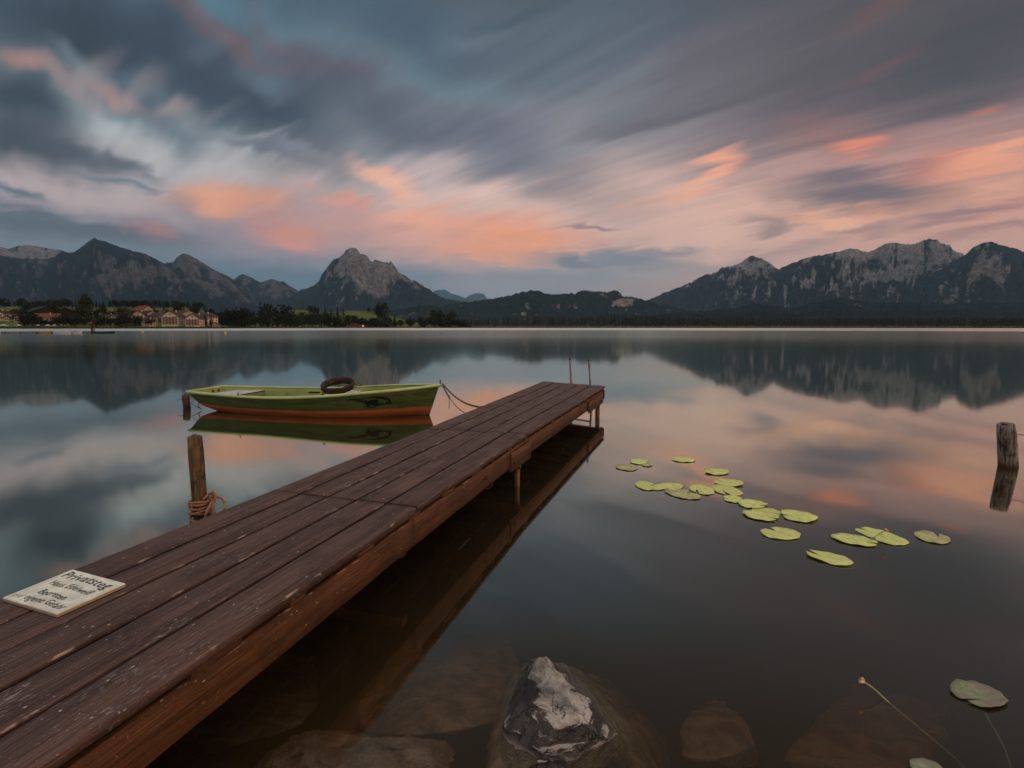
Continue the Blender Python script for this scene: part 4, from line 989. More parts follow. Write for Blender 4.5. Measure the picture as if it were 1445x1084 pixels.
def post(x, y, D, r, top, lean, material, label, name="mooring_post", rag=.06):
    z0 = -1.6
    b = atd(x, y, D); r_ = thing(name, label, "post", (b.x, b.y, 0))
    bm = bmesh.new(); n = 22; pts = []
    for i in range(n + 1):
        z = z0 + (top - z0) * i / n; pts.append((lean[0] * z / top, lean[1] * z / top, z))
    rings = add_tube(bm, pts, [r * (1.04 - .08 * i / n) for i in range(n + 1)], 26, caps=True, jitter=.10)
    for v in rings[-1]: v.co.z += mnoise.noise(v.co * 30) * r * .25 - (.012 if True else 0); v.co.x = pts[-1][0] + (v.co.x - pts[-1][0]) * .93; v.co.y = pts[-1][1] + (v.co.y - pts[-1][1]) * .93
    c = bm.verts.new(Vector(pts[-1]) + Vector((0, 0, .004)))
    f = [f for f in bm.faces if len(f.verts) > 4 and f.calc_center_median().z > top * .9][0]; bm.faces.remove(f)
    for i in range(26): bm.faces.new((rings[-1][i], rings[-1][(i + 1) % 26], c))
    # drying cracks
    o_ = from_bm("shaft", bm, material, r_)
    return r_
pf = post(286.5, 741, 3.05, .0395, .835, (-.030, .02), M_POST, "slim brown wooden post beside the deck with rope wound round it")
p2 = post(264, 576, 10.0, .062, .235, (-.02, 0), M_POST3, "short dark stump standing in the water behind the boat's stern")
p3 = post(1422.5, 662, 5.69, .083, .455, (-.065, .0), M_POST2, "thick weathered grey and rust-brown stump standing in the water at the right edge")
bm = bmesh.new(); add_tube(bm, [(-.01, 0, .335), (.1, -.05, .34), (.175, -.06, .365)], .004, 6); add_tube(bm, [(.17, -.06, .363), (.185, -.062, .369)], .010, 8); from_bm("spike", bm, M_RUST, p3)
bm = bmesh.new(); add_tube(bm, [(-.05, 0, .14), (-.13, -.02, .15), (-.16, -.02, .135)], .004, 6); from_bm("wire", bm, M_RUST, p2)
# rope wound round the near post and tied to the deck
M_ROPE, t, o = mat("hemp_rope"); g = t.new('ShaderNodeTexCoord').outputs['Object']
w = t.new('ShaderNodeTexWave'); t.put(w.inputs['Vector'], t.mapping(g, rot=(.5, .6, .3))); w.inputs['Scale'].default_value = 55; w.inputs['Distortion'].default_value = 2
bsdf(t, o, t.mix(t.m('MULTIPLY', w.outputs[0], t.noise(g, 40, 3)), (.20, .085, .04, 1), (.72, .40, .24, 1)), .85, .1, bump(t, w.outputs[0], .8, .004))
bp = pf.location; rp = thing("mooring_rope", "orange-brown rope wound several times round the slim post and knotted to the deck", "rope", (bp.x, bp.y, HD))
bm = bmesh.new(); pts = []
for i in range(200):
    a = i / 200 * 2 * math.pi * 8.5; z = -.125 + i / 200 * .16 + .006 * math.sin(a * 1.7) + .008 * math.sin(a * .6)
    pts.append((-.017 + math.cos(a) * (.052 + .004 * math.sin(a * 2.3)), .011 + math.sin(a) * .052, z))
add_tube(bm, pts, .0068, 8)
def rope(pts, r=.0066):
    cr = []
    P = [Vector(p) for p in pts]; P = [P[0]] + P + [P[-1]]
    for i in range(1, len(P) - 2):
        for k in range(8):
            s = k / 8; a, b, c, d = P[i - 1], P[i], P[i + 1], P[i + 2]
            cr.append(.5 * ((2 * b) + (c - a) * s + (2 * a - 5 * b + 4 * c - d) * s * s + (3 * b - a - 3 * c + d) * s ** 3))
    cr.append(P[-1]); add_tube(bm, cr, r, 8)
_rope = rope
def rope(pts, r=.0066): _rope([(x * .82, y, z - .055) for x, y, z in pts], r)
rope([(.03, -.03, .09), (.05, .02, .11), (.075, .0, .085), (.06, -.05, .02), (.045, -.05, -.05)])
rope([(.035, .01, .10), (.085, .0, .125), (.10, -.01, .10), (.085, -.02, .06), (.10, -.03, .02), (.11, -.06, -.03)])
rope([(.06, .0, .10), (.10, .01, .09), (.14, .0, .085), (.165, -.02, .05), (.16, -.05, .0)], .007)
rope([(.09, -.01, .115), (.075, .02, .09), (.09, -.02, .05), (.08, -.03, -.02)], .0075)
from_bm("rope_coils", bm, M_ROPE, rp)

# ================================================================== ROWING BOAT
def boat_paint(name, c, c2, rough=.45):
    m, t, o = mat(name); g = t.new('ShaderNodeTexCoord').outputs['Object']
    n = t.noise(t.mapping(g, scale=(1, 3, 7)), 2.2, 6, .65); n2 = t.noise(g, 26, 4, .6)
    cc = t.mix(t.mr(n, .35, .68), c + (1,), c2 + (1,)); cc = t.mix(t.mr(n2, .62, .74, 0, .35), cc, (.03, .03, .02, 1))
    gz = t.sep(g)[2]; lap = t.m('MULTIPLY', t.mr(t.m('FRACT', t.m('MULTIPLY', gz, 9.5)), .0, .10, 0, 1), 1.0)
    cc = t.mix(t.mr(t.m('ADD', gz, t.m('MULTIPLY', n, .06)), .115, .075, 0, .45), cc, (.035, .022, .012, 1))
    bsdf(t, o, cc, rough, .4, bump(t, t.m('ADD', t.m('MULTIPLY', n2, .3), lap), .30, .006)); return m
M_HULL = boat_paint("hull_green", (.045, .060, .013), (.082, .102, .022)); M_RED = boat_paint("hull_red", (.36, .080, .022), (.46, .115, .033))
M_IN = boat_paint("boat_inside_green", (.16, .185, .045), (.23, .26, .07), .6); M_RIM = boat_paint("rim_green", (.34, .39, .12), (.46, .50, .19), .45)
M_BENCH = plain("bleached_bench_wood", (.52, .50, .48), .6, .3, scale=9, c2=(.32, .28, .25)); M_BRN = plain("brown_bench_edge", (.12, .06, .04), .6, .3, scale=9)
BL_ = 4.32
def sstep(x, a, b):
    x = min(max((x - a) / (b - a), 0), 1); return x * x * (3 - 2 * x)
def hb(s):
    return (.44 + .30 * math.sin(min(s / .52, 1) * math.pi / 2)) if s < .52 else max(.74 * (1 - ((s - .52) / .48) ** 2.3) , .018)
def zs(s): return .335 - .03 * math.sin(math.pi * min(s / .75, 1)) + .155 * max(0, (s - .3) / .7) ** 1.9
def zk(s): return .065 * (1 - min(s / .3, 1)) ** 1.4 - .11 * math.sin(math.pi * min(max(s, 0), 1)) ** .6 + .0
def zr(s): return .100 + .05 * max(0, (s - .6) / .4) + .035 * max(0, 1 - s / .25)
def xk(s, z):
    """rake of transom and stem"""
    x = s * BL_; top = zs(s)
    fr = (top - z) / max(top - zk(s), .05)
    return x + .17 * fr * (1 - sstep(s, 0, .18)) - .17 * fr * sstep(s, .86, 1)
def hull_ring(s, off_=0.0):
    B, zt, zb, zr_ = hb(s), zs(s), zk(s), zr(s)
    bc = B * (.70 - .45 * sstep(s, .7, 1)); zc = zb + .035 + .05 * sstep(s, .75, 1)
    pt = [(0, zb)] + [(bc * k, zb + (zc - zb) * k ** 1.5) for k in (.5, .85, 1)]
    zm = max(zr_, zc + .02)
    for z in [zc + (zm - zc) * .5, zm] + [zm + (zt - zm) * k for k in (.25, .5, .75, 1)]:
        k = (z - zc) / (zt - zc); pt.append((bc + (B - bc) * (k ** .8), z))
    return [(max(y - off_, 0.0 if y == 0 else .004), z + (off_ if i < 4 else 0)) for i, (y, z) in enumerate(pt)]
def make_hull(parent, mats_, name="hull"):
    bm = bmesh.new(); NS = 44; ou, inn = [], []
    for i in range(NS + 1):
        s = i / NS; r_ = hull_ring(s); q = []
        for sgn in (1, -1):
            q.append([bm.verts.new((xk(s, z), sgn * y, z)) for (y, z) in r_])
        ou.append(q)
        so = min(max(s, .010), .985); r2_ = hull_ring(so, .022)
        inn.append([[bm.verts.new((xk(so, z), sgn * y, z)) for (y, z) in r2_] for sgn in (1, -1)])
    n = len(ou[0][0])
    for i in range(NS):
        for g_ in (0, 1):
            for k in range(n - 1):
                f = bm.faces.new((ou[i][g_][k], ou[i + 1][g_][k], ou[i + 1][g_][k + 1], ou[i][g_][k + 1])); f.material_index = 1 if k < 5 else 0; f.smooth = True
                f = bm.faces.new((inn[i][g_][k], inn[i][g_][k + 1], inn[i + 1][g_][k + 1], inn[i + 1][g_][k])); f.material_index = 2; f.smooth = True
            f = bm.faces.new((ou[i][g_][-1], ou[i + 1][g_][-1], inn[i + 1][g_][-1], inn[i][g_][-1])); f.material_index = 2
    for k in range(n - 1):       # transom, in red and green, and its inner face
        f = bm.faces.new((ou[0][0][k], ou[0][0][k + 1], ou[0][1][k + 1], ou[0][1][k])); f.material_index = 1 if k < 5 else 0
        f = bm.faces.new((inn[0][0][k], inn[0][1][k], inn[0][1][k + 1], inn[0][0][k + 1])); f.material_index = 2
        f = bm.faces.new((ou[-1][0][k], ou[-1][1][k], ou[-1][1][k + 1], ou[-1][0][k + 1])); f.material_index = 1 if k < 5 else 0
    f = bm.faces.new((ou[0][0][-1], inn[0][0][-1], inn[0][1][-1], ou[0][1][-1])); f.material_index = 2
    bmesh.ops.remove_doubles(bm, verts=bm.verts, dist=.0008); bmesh.ops.recalc_face_normals(bm, faces=bm.faces)
    return from_bm(name, bm, mats_, parent)
BX, BY, BR = -5.40, 9.98, math.radians(-11.8)
boat = thing("rowing_boat", "green wooden rowing boat with red bottom and light green rim moored beside the jetty", "boat", (BX, BY, 0), BR)
hull = make_hull(boat, [M_HULL, M_RED, M_IN])
def side(s, z, sg=-1, o_=.004):
    r_ = hull_ring(s)
    for (y0, z0), (y1, z1) in zip(r_, r_[1:]):
        if z0 <= z <= z1 and z1 > z0: y = y0 + (y1 - y0) * (z - z0) / (z1 - z0); break
    else: y = r_[-1][0]
    return Vector((xk(s, z), sg * (y + o_), z))
bm = bmesh.new()
NS = 50
def rim_ring(p_, o_):
    return [p_ + o_ * a + Vector((0, 0, b)) for a, b in ((-.028, -.006), (-.026, .014), (-.005, .020), (.026, .016), (.034, .0), (.028, -.022), (.004, -.024), (.002, -.008))]
path = [(s, 1) for s in [k / NS for k in range(NS + 1)]] + [(s, -1) for s in [1 - k / NS for k in range(NS + 1)]]
rp_ = []
for s, sg in path:
    p_ = side(s, zs(s), sg, 0); rp_.append(p_)
c0 = Vector((BL_ * .45, 0, 0)); rings = []
for i, p_ in enumerate(rp_):
    a = rp_[(i + 1) % len(rp_)] - rp_[i - 1]; nrm_ = Vector((a.y, -a.x, 0)).normalized()
    if nrm_.dot(p_ - c0) < 0: nrm_ = -nrm_
    if i in (NS, NS + 1): nrm_ = Vector((1, .0, 0)) * 1.6 + Vector((0, .3 if i == NS else -.3, 0))
    rings.append([bm.verts.new(v) for v in rim_ring(p_, nrm_)])
for i in range(len(rings)):
    A, B = rings[i], rings[(i + 1) % len(rings)]
    for k in range(8):
        f = bm.faces.new((A[k], A[(k + 1) % 8], B[(k + 1) % 8], B[k])); f.smooth = True
bmesh.ops.recalc_face_normals(bm, faces=bm.faces)
from_bm("rim", bm, M_RIM, boat)
def bench(x0, x1, z, name="bench", ins=.03, parent=boat):
    s0, s1 = x0 / BL_, x1 / BL_
    y0, y1 = abs(side(s0, z, -1, -ins).y), abs(side(s1, z, -1, -ins).y)
    bm = bmesh.new()
    q = [(x0, -y0), (x1, -y1), (x1, y1), (x0, y0)]
    tops = [bm.verts.new((x, y, z)) for x, y in q]; bots = [bm.verts.new((x, y, z - .022)) for x, y in q]
    bm.faces.new(tops)
    bm.faces.new(list(reversed(bots)))
    for i in range(4):
        f = bm.faces.new((tops[i], bots[i], bots[(i + 1) % 4], tops[(i + 1) % 4])); f.material_index = 1
    bmesh.ops.recalc_face_normals(bm, faces=bm.faces)
    b_ = from_bm(name, bm, [M_BENCH, M_BRN], parent)
    bm = bmesh.new(); add_box(bm, (x1 - .028, -y1 + .01, z - .09), (x1 - .004, y1 - .01, z - .0225)); from_bm("bench_front", bm, M_IN, b_)
    return b_
bench(.22, .78, .268); bench(2.30, 2.68, .292); bench(3.30, 3.46, .28)
bm = bmesh.new(); add_box(bm, (.5, -.3, -.06), (3.4, .3, -.035)); from_bm("floor_boards", bm, M_BENCH, boat)
for k in range(7):
    s = .16 + k * .115; bm = bmesh.new()
    r_ = hull_ring(s, .03)
    add_tube(bm, [(xk(s, z), sg * y, z) for sg in (1,) for (y, z) in reversed(r_[:-1])] + [(xk(s, z), -y, z) for (y, z) in r_[1:-1]], .012, 6); from_bm("frame_rib", bm, M_IN, boat)
for (s, sg) in ((.265, -1), (.62, -1), (.50, 1), (.60, 1)):
    p_ = side(s, zs(s), sg, -.004); bm = bmesh.new(); add_box(bm, (-.03, -.014, 0), (.03, .014, .014)); add_tube(bm, [(0, 0, .01), (0, 0, .05)], .008, 8); from_bm("rowlock", bm, M_RUST, boat, loc=(p_.x, p_.y, p_.z + .012))
for y in (-.02, .12):
    bm = bmesh.new(); add_tube(bm, [(0, 0, 0), (.05, 0, 0)], .026, 10); from_bm("stern_bolt", bm, M_RUST, boat, loc=(.035, y + .1, .285))
bm = bmesh.new(); add_tube(bm, [(.05, -.30, .20), (-.06, -.30, .115), (.14, -.30, .02)], .006, 6); add_tube(bm, [(.10, -.30, .13), (.085, -.30, .06), (.14, -.30, .02)], .006, 6); from_bm("rudder_bracket", bm, M_RUST, boat)
# dark painted emblem near the bow
M_BLK = plain("black_marking", (.012, .013, .010), .6, .2, scale=40)
bm = bmesh.new()
def stroke(pts, w0, w1):
    n = len(pts); L = []; w0 *= 1.35; w1 *= 1.5
    P = []
    for i in range(n - 1):
        for k in range(6):
            P.append((lerp(Vector(pts[i] + (0,)), Vector(pts[i + 1] + (0,)), k / 6)))
    P.append(Vector(pts[-1] + (0,))); m_ = len(P); prev = None
    for i, p_ in enumerate(P):
        tdir = (P[min(i + 1, m_ - 1)] - P[max(i - 1, 0)]).normalized(); nn = Vector((-tdir.y, tdir.x, 0)); f = i / (m_ - 1)
        w_ = (w0 * (1 - abs(2 * f - 1) ** 2) + w1) * (1 + .3 * mnoise.noise(Vector((i * .7, w0 * 900, 0))))
        a, b = p_ + nn * w_, p_ - nn * w_
        mk = lambda q: bm.verts.new(side(min(q.x / BL_, .99), min(max(q.y, .12), zs(q.x / BL_) - .03), -1, .0035))
        cur = (mk(a), mk(b))
        if prev: bm.faces.new((prev[0], prev[1], cur[1], cur[0]))
        prev = cur
for pts, w0, w1 in [
    ([(3.02, .292), (3.12, .298), (3.22, .294), (3.30, .312)], .006, .003), ([(3.16, .275), (3.26, .268), (3.32, .285)], .006, .003),
    ([(3.30, .318), (3.42, .330), (3.52, .328), (3.60, .310), (3.635, .275), (3.62, .24), (3.56, .215), (3.47, .20)], .010, .003),
    ([(3.47, .315), (3.56, .31), (3.585, .285)], .010, .004), ([(3.27, .275), (3.33, .25), (3.40, .262), (3.45, .25), (3.47, .225)], .010, .005),
    ([(3.36, .29), (3.40, .272), (3.46, .28), (3.485, .262)], .008, .005), ([(3.25, .24), (3.32, .225), (3.38, .225), (3.45, .212), (3.52, .225)], .009, .004),
    ([(3.30, .225), (3.33, .20), (3.30, .185)], .010, .004), ([(3.34, .20), (3.42, .19), (3.50, .185)], .004, .002), ([(3.60, .225), (3.665, .232)], .007, .003), ([(3.26, .185), (3.33, .172), (3.42, .17)], .004, .002),
    ([(3.41, .245), (3.43, .24), (3.45, .236)], .010, .004)]:
    stroke(pts, w0, w1)
from_bm("emblem", bm, M_BLK, hull)
# woven ring lying tilted on the middle bench
M_WICK, t, o = mat("brown_wicker"); g = t.new('ShaderNodeTexCoord').outputs['Object']
n = t.noise(g, 30, 4, .6); w = t.new('ShaderNodeTexWave'); t.put(w.inputs['Vector'], g); w.inputs['Scale'].default_value = 14; w.inputs['Distortion'].default_value = 3
bsdf(t, o, t.mix(t.m('MULTIPLY', n, w.outputs[0]), (.025, .013, .010, 1), (.15, .085, .065, 1)), .75, .2, bump(t, w.outputs[0], .7, .01))
wl = Matrix.Translation((BX, BY, 0)) @ Matrix.Rotation(BR, 4, 'Z')
wp = wl @ Vector((2.48, -.06, .293))
ring_ = thing("wicker_ring", "brown woven ring tilted up on the boat's middle bench", "basket", (wp.x, wp.y, wp.z), BR)
bm = bmesh.new(); prof = [(.238, 0), (.256, .0), (.274, .035), (.282, .085), (.280, .115), (.266, .118), (.252, .07)]
N = 56; rr = []
TM = Matrix.Translation((0, 0, .015)) @ Matrix.Rotation(math.radians(18), 4, 'X')
for i in range(N):
    a = 2 * math.pi * i / N
    rr.append([bm.verts.new(TM @ Vector((math.cos(a) * r_ * (1 + .02 * math.sin(i * math.pi / 2)), math.sin(a) * r_ * .92 + .21, z + .004 * math.sin(a * 9)))) for r_, z in prof])
for i in range(N):
    A, B = rr[i], rr[(i + 1) % N]
    for k in range(len(prof)):
        f = bm.faces.new((A[k], A[(k + 1) % len(prof)], B[(k + 1) % len(prof)], B[k])); f.smooth = True
bmesh.ops.recalc_face_normals(bm, faces=bm.faces)
from_bm("hoop", bm, M_WICK, ring_)
bm = bmesh.new()
for a in (0.3, 1.2, 2.0, 2.75, 4.0, 5.2):
    add_torus(bm, TM @ Vector((math.cos(a) * .26, math.sin(a) * .242 + .21, .055)), TM.to_3x3() @ Vector((-math.sin(a), math.cos(a), 0)), .060, .006, 18, 6, squash=(.55, 1))
from_bm("binding", bm, M_WICK, ring_)
bm = bmesh.new(); add_box(bm, (-.44, -.02, .02), (-.26, .05, .045), bevel=.006); from_bm("carry_handle", bm, M_WICK, ring_)
# mooring chain from the bow to the deck, and a loose line
M_CH = plain("chain_iron", (.10, .065, .055), .5, .5, metal=.5, scale=50, c2=(.2, .11, .07))
b0 = wl @ Vector((BL_ + .055, 0, zs(1) + .01)); b1 = on(684, 573.5, HD)
def sag(p0, p1, dpt, n):
    return [lerp(p0, p1, i / n) + Vector((0, 0, -dpt * 4 * (i / n) * (1 - i / n))) for i in range(n + 1)]
bm = bmesh.new(); add_torus(bm, (0, 0, .02), (1, .2, 0), .035, .006, 20, 8); from_bm("bow_ring", bm, M_RUST, boat, loc=(BL_ + .02, 0, zs(1) + .03))
ch = thing("mooring_chain", "rusty chain sagging from the boat's bow ring to the jetty", "chain", tuple(b0))
bm = bmesh.new(); pts = sag(Vector((0, 0, .02)), b1 - b0 + Vector((0, 0, -.01)), .10, 44)
for i in range(44):
    c = (pts[i] + pts[i + 1]) / 2; d = (pts[i + 1] - pts[i]).normalized(); side_ = d.cross(Vector((0, 0, 1))).normalized(); ax = side_ if i % 2 else side_.cross(d)
    L_ = (pts[i + 1] - pts[i]).length * .72; u = d; v = ax.cross(d).normalized()
    loop = [c + u * math.cos(a) * L_ + v * math.sin(a) * .012 for a in [k * math.pi / 5 for k in range(11)]]
    add_tube(bm, loop, .0048, 5, caps=False)
from_bm("links", bm, M_CH, ch)
ml = thing("bow_line", "thin dark rope hanging in a deeper bow below the chain between boat and jetty", "rope", tuple(b0))
bm = bmesh.new(); b2 = on(664, 580.5, HD) + Vector((0, .0, -.05)); pts = sag(Vector((0, 0, 0)), b2 - b0, .09, 30)
add_tube(bm, pts, .006, 6); k = pts[9]; add_tube(bm, [k, k + Vector((.004, 0, -.09)), k + Vector((-.003, 0, -.17))], .005, 6); add_tube(bm, [k + Vector((0, 0, -.01)), k + Vector((0, 0, .02))], .014, 8)
for q in range(8): add_torus(bm, pts[1 + q], pts[2 + q] - pts[1 + q], .011, .004, 8, 5)
from_bm("strand", bm, M_CH, ml)

# ================================================================== WATER LILIES
M_PAD, t, o = mat("lily_pad"); g = t.new('ShaderNodeTexCoord').outputs['Object']; oi = t.new('ShaderNodeObjectInfo').outputs['Random']
gx, gy, gz = t.sep(g); ang = t.m('ARCTAN2', gy, gx)
vein = t.m('POWER', t.m('ABSOLUTE', t.m('SINE', t.m('ADD', t.m('MULTIPLY', ang, 11.0), t.m('MULTIPLY', t.noise(g, 9, 2), 2.5)))), 9.0)
n = t.noise(g, 16, 5, .6); n2 = t.noise(t.vm('ADD', g, t.com(t.m('MULTIPLY', oi, 9), 0, 0)), 48, 3, .6)
c = t.mix(t.mr(n, .35, .66), (.46, .48, .12, 1), (.62, .62, .22, 1)); c = t.mix(t.m('MULTIPLY', vein, .35), c, (.74, .76, .34, 1))
c = t.mix(t.m('MULTIPLY', oi, .4), c, (.42, .37, .13, 1)); c = t.mix(t.mr(n2, .62, .69, 0, .75), c, (.16, .12, .04, 1))
bsdf(t, o, c, .55, .25, bump(t, t.m('ADD', vein, n), .35, .003))
def witherer(name, g1, g2, b1_):
    m, t, o = mat(name); g = t.new('ShaderNodeTexCoord').outputs['Object']; n = t.noise(g, 9, 5, .65, .8); n2 = t.noise(g, 34, 4, .7)
    c = t.mix(t.mr(n2, .4, .62), g1, g2); c = t.mix(t.mr(n, .42, .56), c, b1_); c = t.mix(t.mr(n2, .64, .7), c, (.03, .02, .015, 1))
    bsdf(t, o, c, .6, .25, bump(t, n2, .5, .004)); return m
M_PADB = witherer("withered_pad", (.34, .36, .12, 1), (.50, .50, .20, 1), (.36, .27, .16, 1))
M_PADG = witherer("grey_pad", (.15, .18, .085, 1), (.22, .24, .13, 1), (.19, .15, .12, 1))
def pad(tip, notch, width, label, material=None, lift=0.0, notchw=.22, rag=.28, ndeg=0.0, cut=1.0, z=.004):
    """tip and notch: picture spots of the leaf's round end and its split end, on the water"""
    a, b = on(*tip), on(*notch); L = (a - b).length; c = (a + b) / 2; ang = math.atan2((a - b).y, (a - b).x)
    r_ = bpy.data.objects.new("lily_pad", None)
    bm = bmesh.new(); NA, NR = 56, 5; gapa = math.radians(10 + 60 * notchw * .5)
    ctr = Vector((-L * .5 * cut * .38, 0, 0))
    rows = []; rs = random.Random(int(tip[0] * 7 + tip[1]))
    ph = rs.uniform(0, 9)
    for i in range(NA + 1):
        th = math.pi + gapa / 2 + math.radians(ndeg) + (2 * math.pi - gapa) * i / NA
        e = Vector((math.cos(th) * L / 2, math.sin(th) * width / 2, 0))
        er = 1 + .022 * math.sin(th * 5 + ph) + .015 * math.sin(th * 11 + ph * 2) + (rag * .16 * mnoise.noise(Vector((th * 3.3, ph, 0))) if rag else 0)
        edge = min(i, NA - i) / 5.0
        if edge < 1: er *= (.93 + .07 * math.sqrt(edge))
        e = e * er
        row = []
        for k in range(1, NR + 1):
            f = k / NR; p_ = ctr.lerp(e, f); zz = .004 + lift * f ** 3 * (.5 + .5 * math.sin(th * 2 + ph)) + .0018 * math.sin(th * 7 + ph) * f
            row.append(bm.verts.new((p_.x, p_.y, zz)))
        rows.append(row)
    cv = bm.verts.new(ctr + Vector((0, 0, .005)))
    for i in range(NA):
        bm.faces.new((cv, rows[i][0], rows[i + 1][0]))
        for k in range(NR - 1): bm.faces.new((rows[i][k], rows[i][k + 1], rows[i + 1][k + 1], rows[i + 1][k]))
    for f in bm.faces: f.smooth = True
    ext = bmesh.ops.extrude_face_region(bm, geom=list(bm.faces))
    for v in [g_ for g_ in ext['geom'] if isinstance(g_, bmesh.types.BMVert)]: v.co.z -= .0016
    bmesh.ops.recalc_face_normals(bm, faces=bm.faces)
    bpy.data.objects.remove(r_)
    ob = from_bm("lily_pad", bm, material or M_PAD, loc=(c.x, c.y, z), rot=(0, 0, ang))
    tag(ob, label, "lily pad", "floating lily pads")
    return ob
pad((981, 650.5), (947, 648), .24, "yellow-green lily pad floating alone, highest of the right-hand pads above the chain of leaves")
pad((889.5, 651), (915, 653), .26, "small round lily pad at the back of the little cluster nearest the jetty")
pad((870, 661), (898, 659.5), .27, "small lily pad with bite marks at the front of the little cluster nearest the jetty", M_PADB, rag=.5)
pad((907, 656), (919, 658.6), .10, "tiny pinkish dead leaf beside the little cluster nearest the jetty", M_PADB, rag=1.0)
pad((1026, 669.5), (998, 664), .27, "slim lily pad alone, just below the single highest pad, pointing down right", lift=.01)
pad((1047, 686), (1010, 678.5), .27, "long lily pad pointing down right, above the round pad in the middle of the chain", lift=.012)
pad((897, 686), (925, 686), .30, "round lily pad at the left end of the long chain of leaves", notchw=.3)
pad((929, 684), (955, 692), .33, "round lily pad with a deep notch, second from the left in the chain", notchw=.5, ndeg=-60)
pad((948, 700), (978, 695), .34, "ragged half-brown lily pad, third from the left in the chain", M_PADB, rag=1.2, notchw=.5)
P_FADE = pad((1007, 692), (973, 691), .32, "faded lily pad with yellow-brown tinge between the ragged pad and the round middle one", rag=.4, notchw=.35, ndeg=50)
pad((1042, 692), (1008, 693), .36, "round lily pad whose notch opens towards the viewer, in the middle of the chain", notchw=.4, ndeg=60)
pad((1048, 706), (1020, 704), .20, "small nibbled lily pad just below the round middle one", rag=.8, notchw=.5)
pad((1042, 709), (1083, 716), .24, "narrow lily pad with a black hole at its right end", lift=.008)
pad((1050, 723), (1098, 735), .22, "front half of the overlapping pair of lily pads in the chain", lift=.006, z=.006)
pad((1062, 719), (1103, 727), .22, "rear half of the overlapping pair of lily pads in the chain", z=.0)
pad((1152, 731), (1102, 728), .28, "long oval lily pad touching the right side of the overlapping pair", lift=.01)
pad((1121, 762), (1083, 746), .27, "large kidney-shaped lily pad standing alone below the overlapping pair", notchw=.35)
pad((1202, 799), (1138, 779), .175, "pointed lily pad with forked left end, nearest to the viewer of the yellow-green ones", lift=.01, notchw=.5)
P_OVAL = pad((1173, 757), (1240, 770), .20, "long oval lily pad in front of the little flower, left of its stem", z=.007)
pad((1268, 763), (1209, 745), .20, "lily pad behind the stem of the little flower, with forked left tip", z=.0, notchw=.5)
pad((1278, 770), (1238, 756), .20, "lily pad tip showing right of the little flower's stem", z=.003)
pad((1290, 755), (1341, 763), .255, "dull speckled lily pad farthest to the right of the yellow-green group", M_PADB, notchw=.4, ndeg=70)
P_BIG = pad((1350, 964), (1412, 1001), .19, "large withered grey-green lily pad in the lower right corner", M_PADG, rag=.5, notchw=.08, ndeg=-80, lift=.006)
pad((1286, 1086), (1334, 1090), .095, "grey-green lily pad cut off by the bottom edge of the picture", M_PADG, rag=.4)
# flowers on stalks
M_STALK = plain("flower_stalk", (.42, .34, .14), .6, .2, scale=20, c2=(.26, .24, .10)); M_BLOOM = plain("faded_bloom", (.85, .48, .27), .6, .2, scale=60, c2=(.55, .25, .12)); M_CORE = plain("bloom_core", (.10, .03, .015), .7, .1, scale=40)
def flower(head, foot_px, entry, under, label, hr=.014):
    hp, ep = head, on(*entry); r_ = thing("water_flower", label, "flower", (ep.x, ep.y, 0))
    bm = bmesh.new(); P = [hp - ep, (hp - ep) * .55 + Vector((0, 0, .006)), Vector((0, 0, 0))] + [Vector(u) - Vector((ep.x, ep.y, 0)) for u in under]
    Q = []
    PP = [P[0]] + P + [P[-1]]
    for i in range(1, len(PP) - 2):
        for k in range(8):
            s = k / 8; a, b, c, d = PP[i - 1], PP[i], PP[i + 1], PP[i + 2]
            Q.append(.5 * ((2 * b) + (c - a) * s + (2 * a - 5 * b + 4 * c - d) * s * s + (3 * b - a - 3 * c + d) * s ** 3))
    Q.append(P[-1]); add_tube(bm, Q, .0032, 8); from_bm("stalk", bm, M_STALK, r_)
    dirn = (P[0] - P[1]).normalized(); bm = bmesh.new(); c = P[0]
    u = dirn.orthogonal().normalized(); v = dirn.cross(u)
    add_tube(bm, [c - dirn * hr * .6, c - dirn * hr * .2, c + dirn * hr * .5, c + dirn * hr * .8], [hr * .3, hr * .72, hr * .78, hr * .5], 12)
    for k in range(6):
        a = k * math.pi / 3; w_ = u * math.cos(a) + v * math.sin(a); tt = -u * math.sin(a) + v * math.cos(a)
        q0 = c - dirn * hr * .3; vs = [q0 + w_ * hr * .6 - tt * hr * .4, q0 + w_ * hr * .6 + tt * hr * .4, c + w_ * hr * 1.05 + tt * hr * .55 + dirn * hr * .4, c + w_ * hr * .85 + dirn * hr * 1.0, c + w_ * hr * 1.05 - tt * hr * .55 + dirn * hr * .4]
        bm.faces.new([bm.verts.new(x) for x in vs]); bm.faces.new([bm.verts.new(x * 1.0 - w_ * .0012) for x in reversed(vs)])
    from_bm("bloom", bm, M_BLOOM, r_)
    bm = bmesh.new(); add_tube(bm, [c + dirn * hr * .75, c + dirn * hr * .92], hr * .3, 8); from_bm("bloom_core", bm, M_CORE, r_)
d1 = on(1248, 767); flower(Vector((d1.x + .004, d1.y, .088)), None, (1229, 762), [on(1222, 775, -.25)], "faded orange bud on a short stalk rising between two lily pads", .013)
d2_ = on(1216, 982); flower(Vector((d2_.x, d2_.y, .060)), None, (1252, 989.5), [on(1300, 1030, -.03), on(1345, 1068, -.07), on(1375, 1100, -.14)], "pale orange flower head on a long bent stalk in the lower right", .0115)
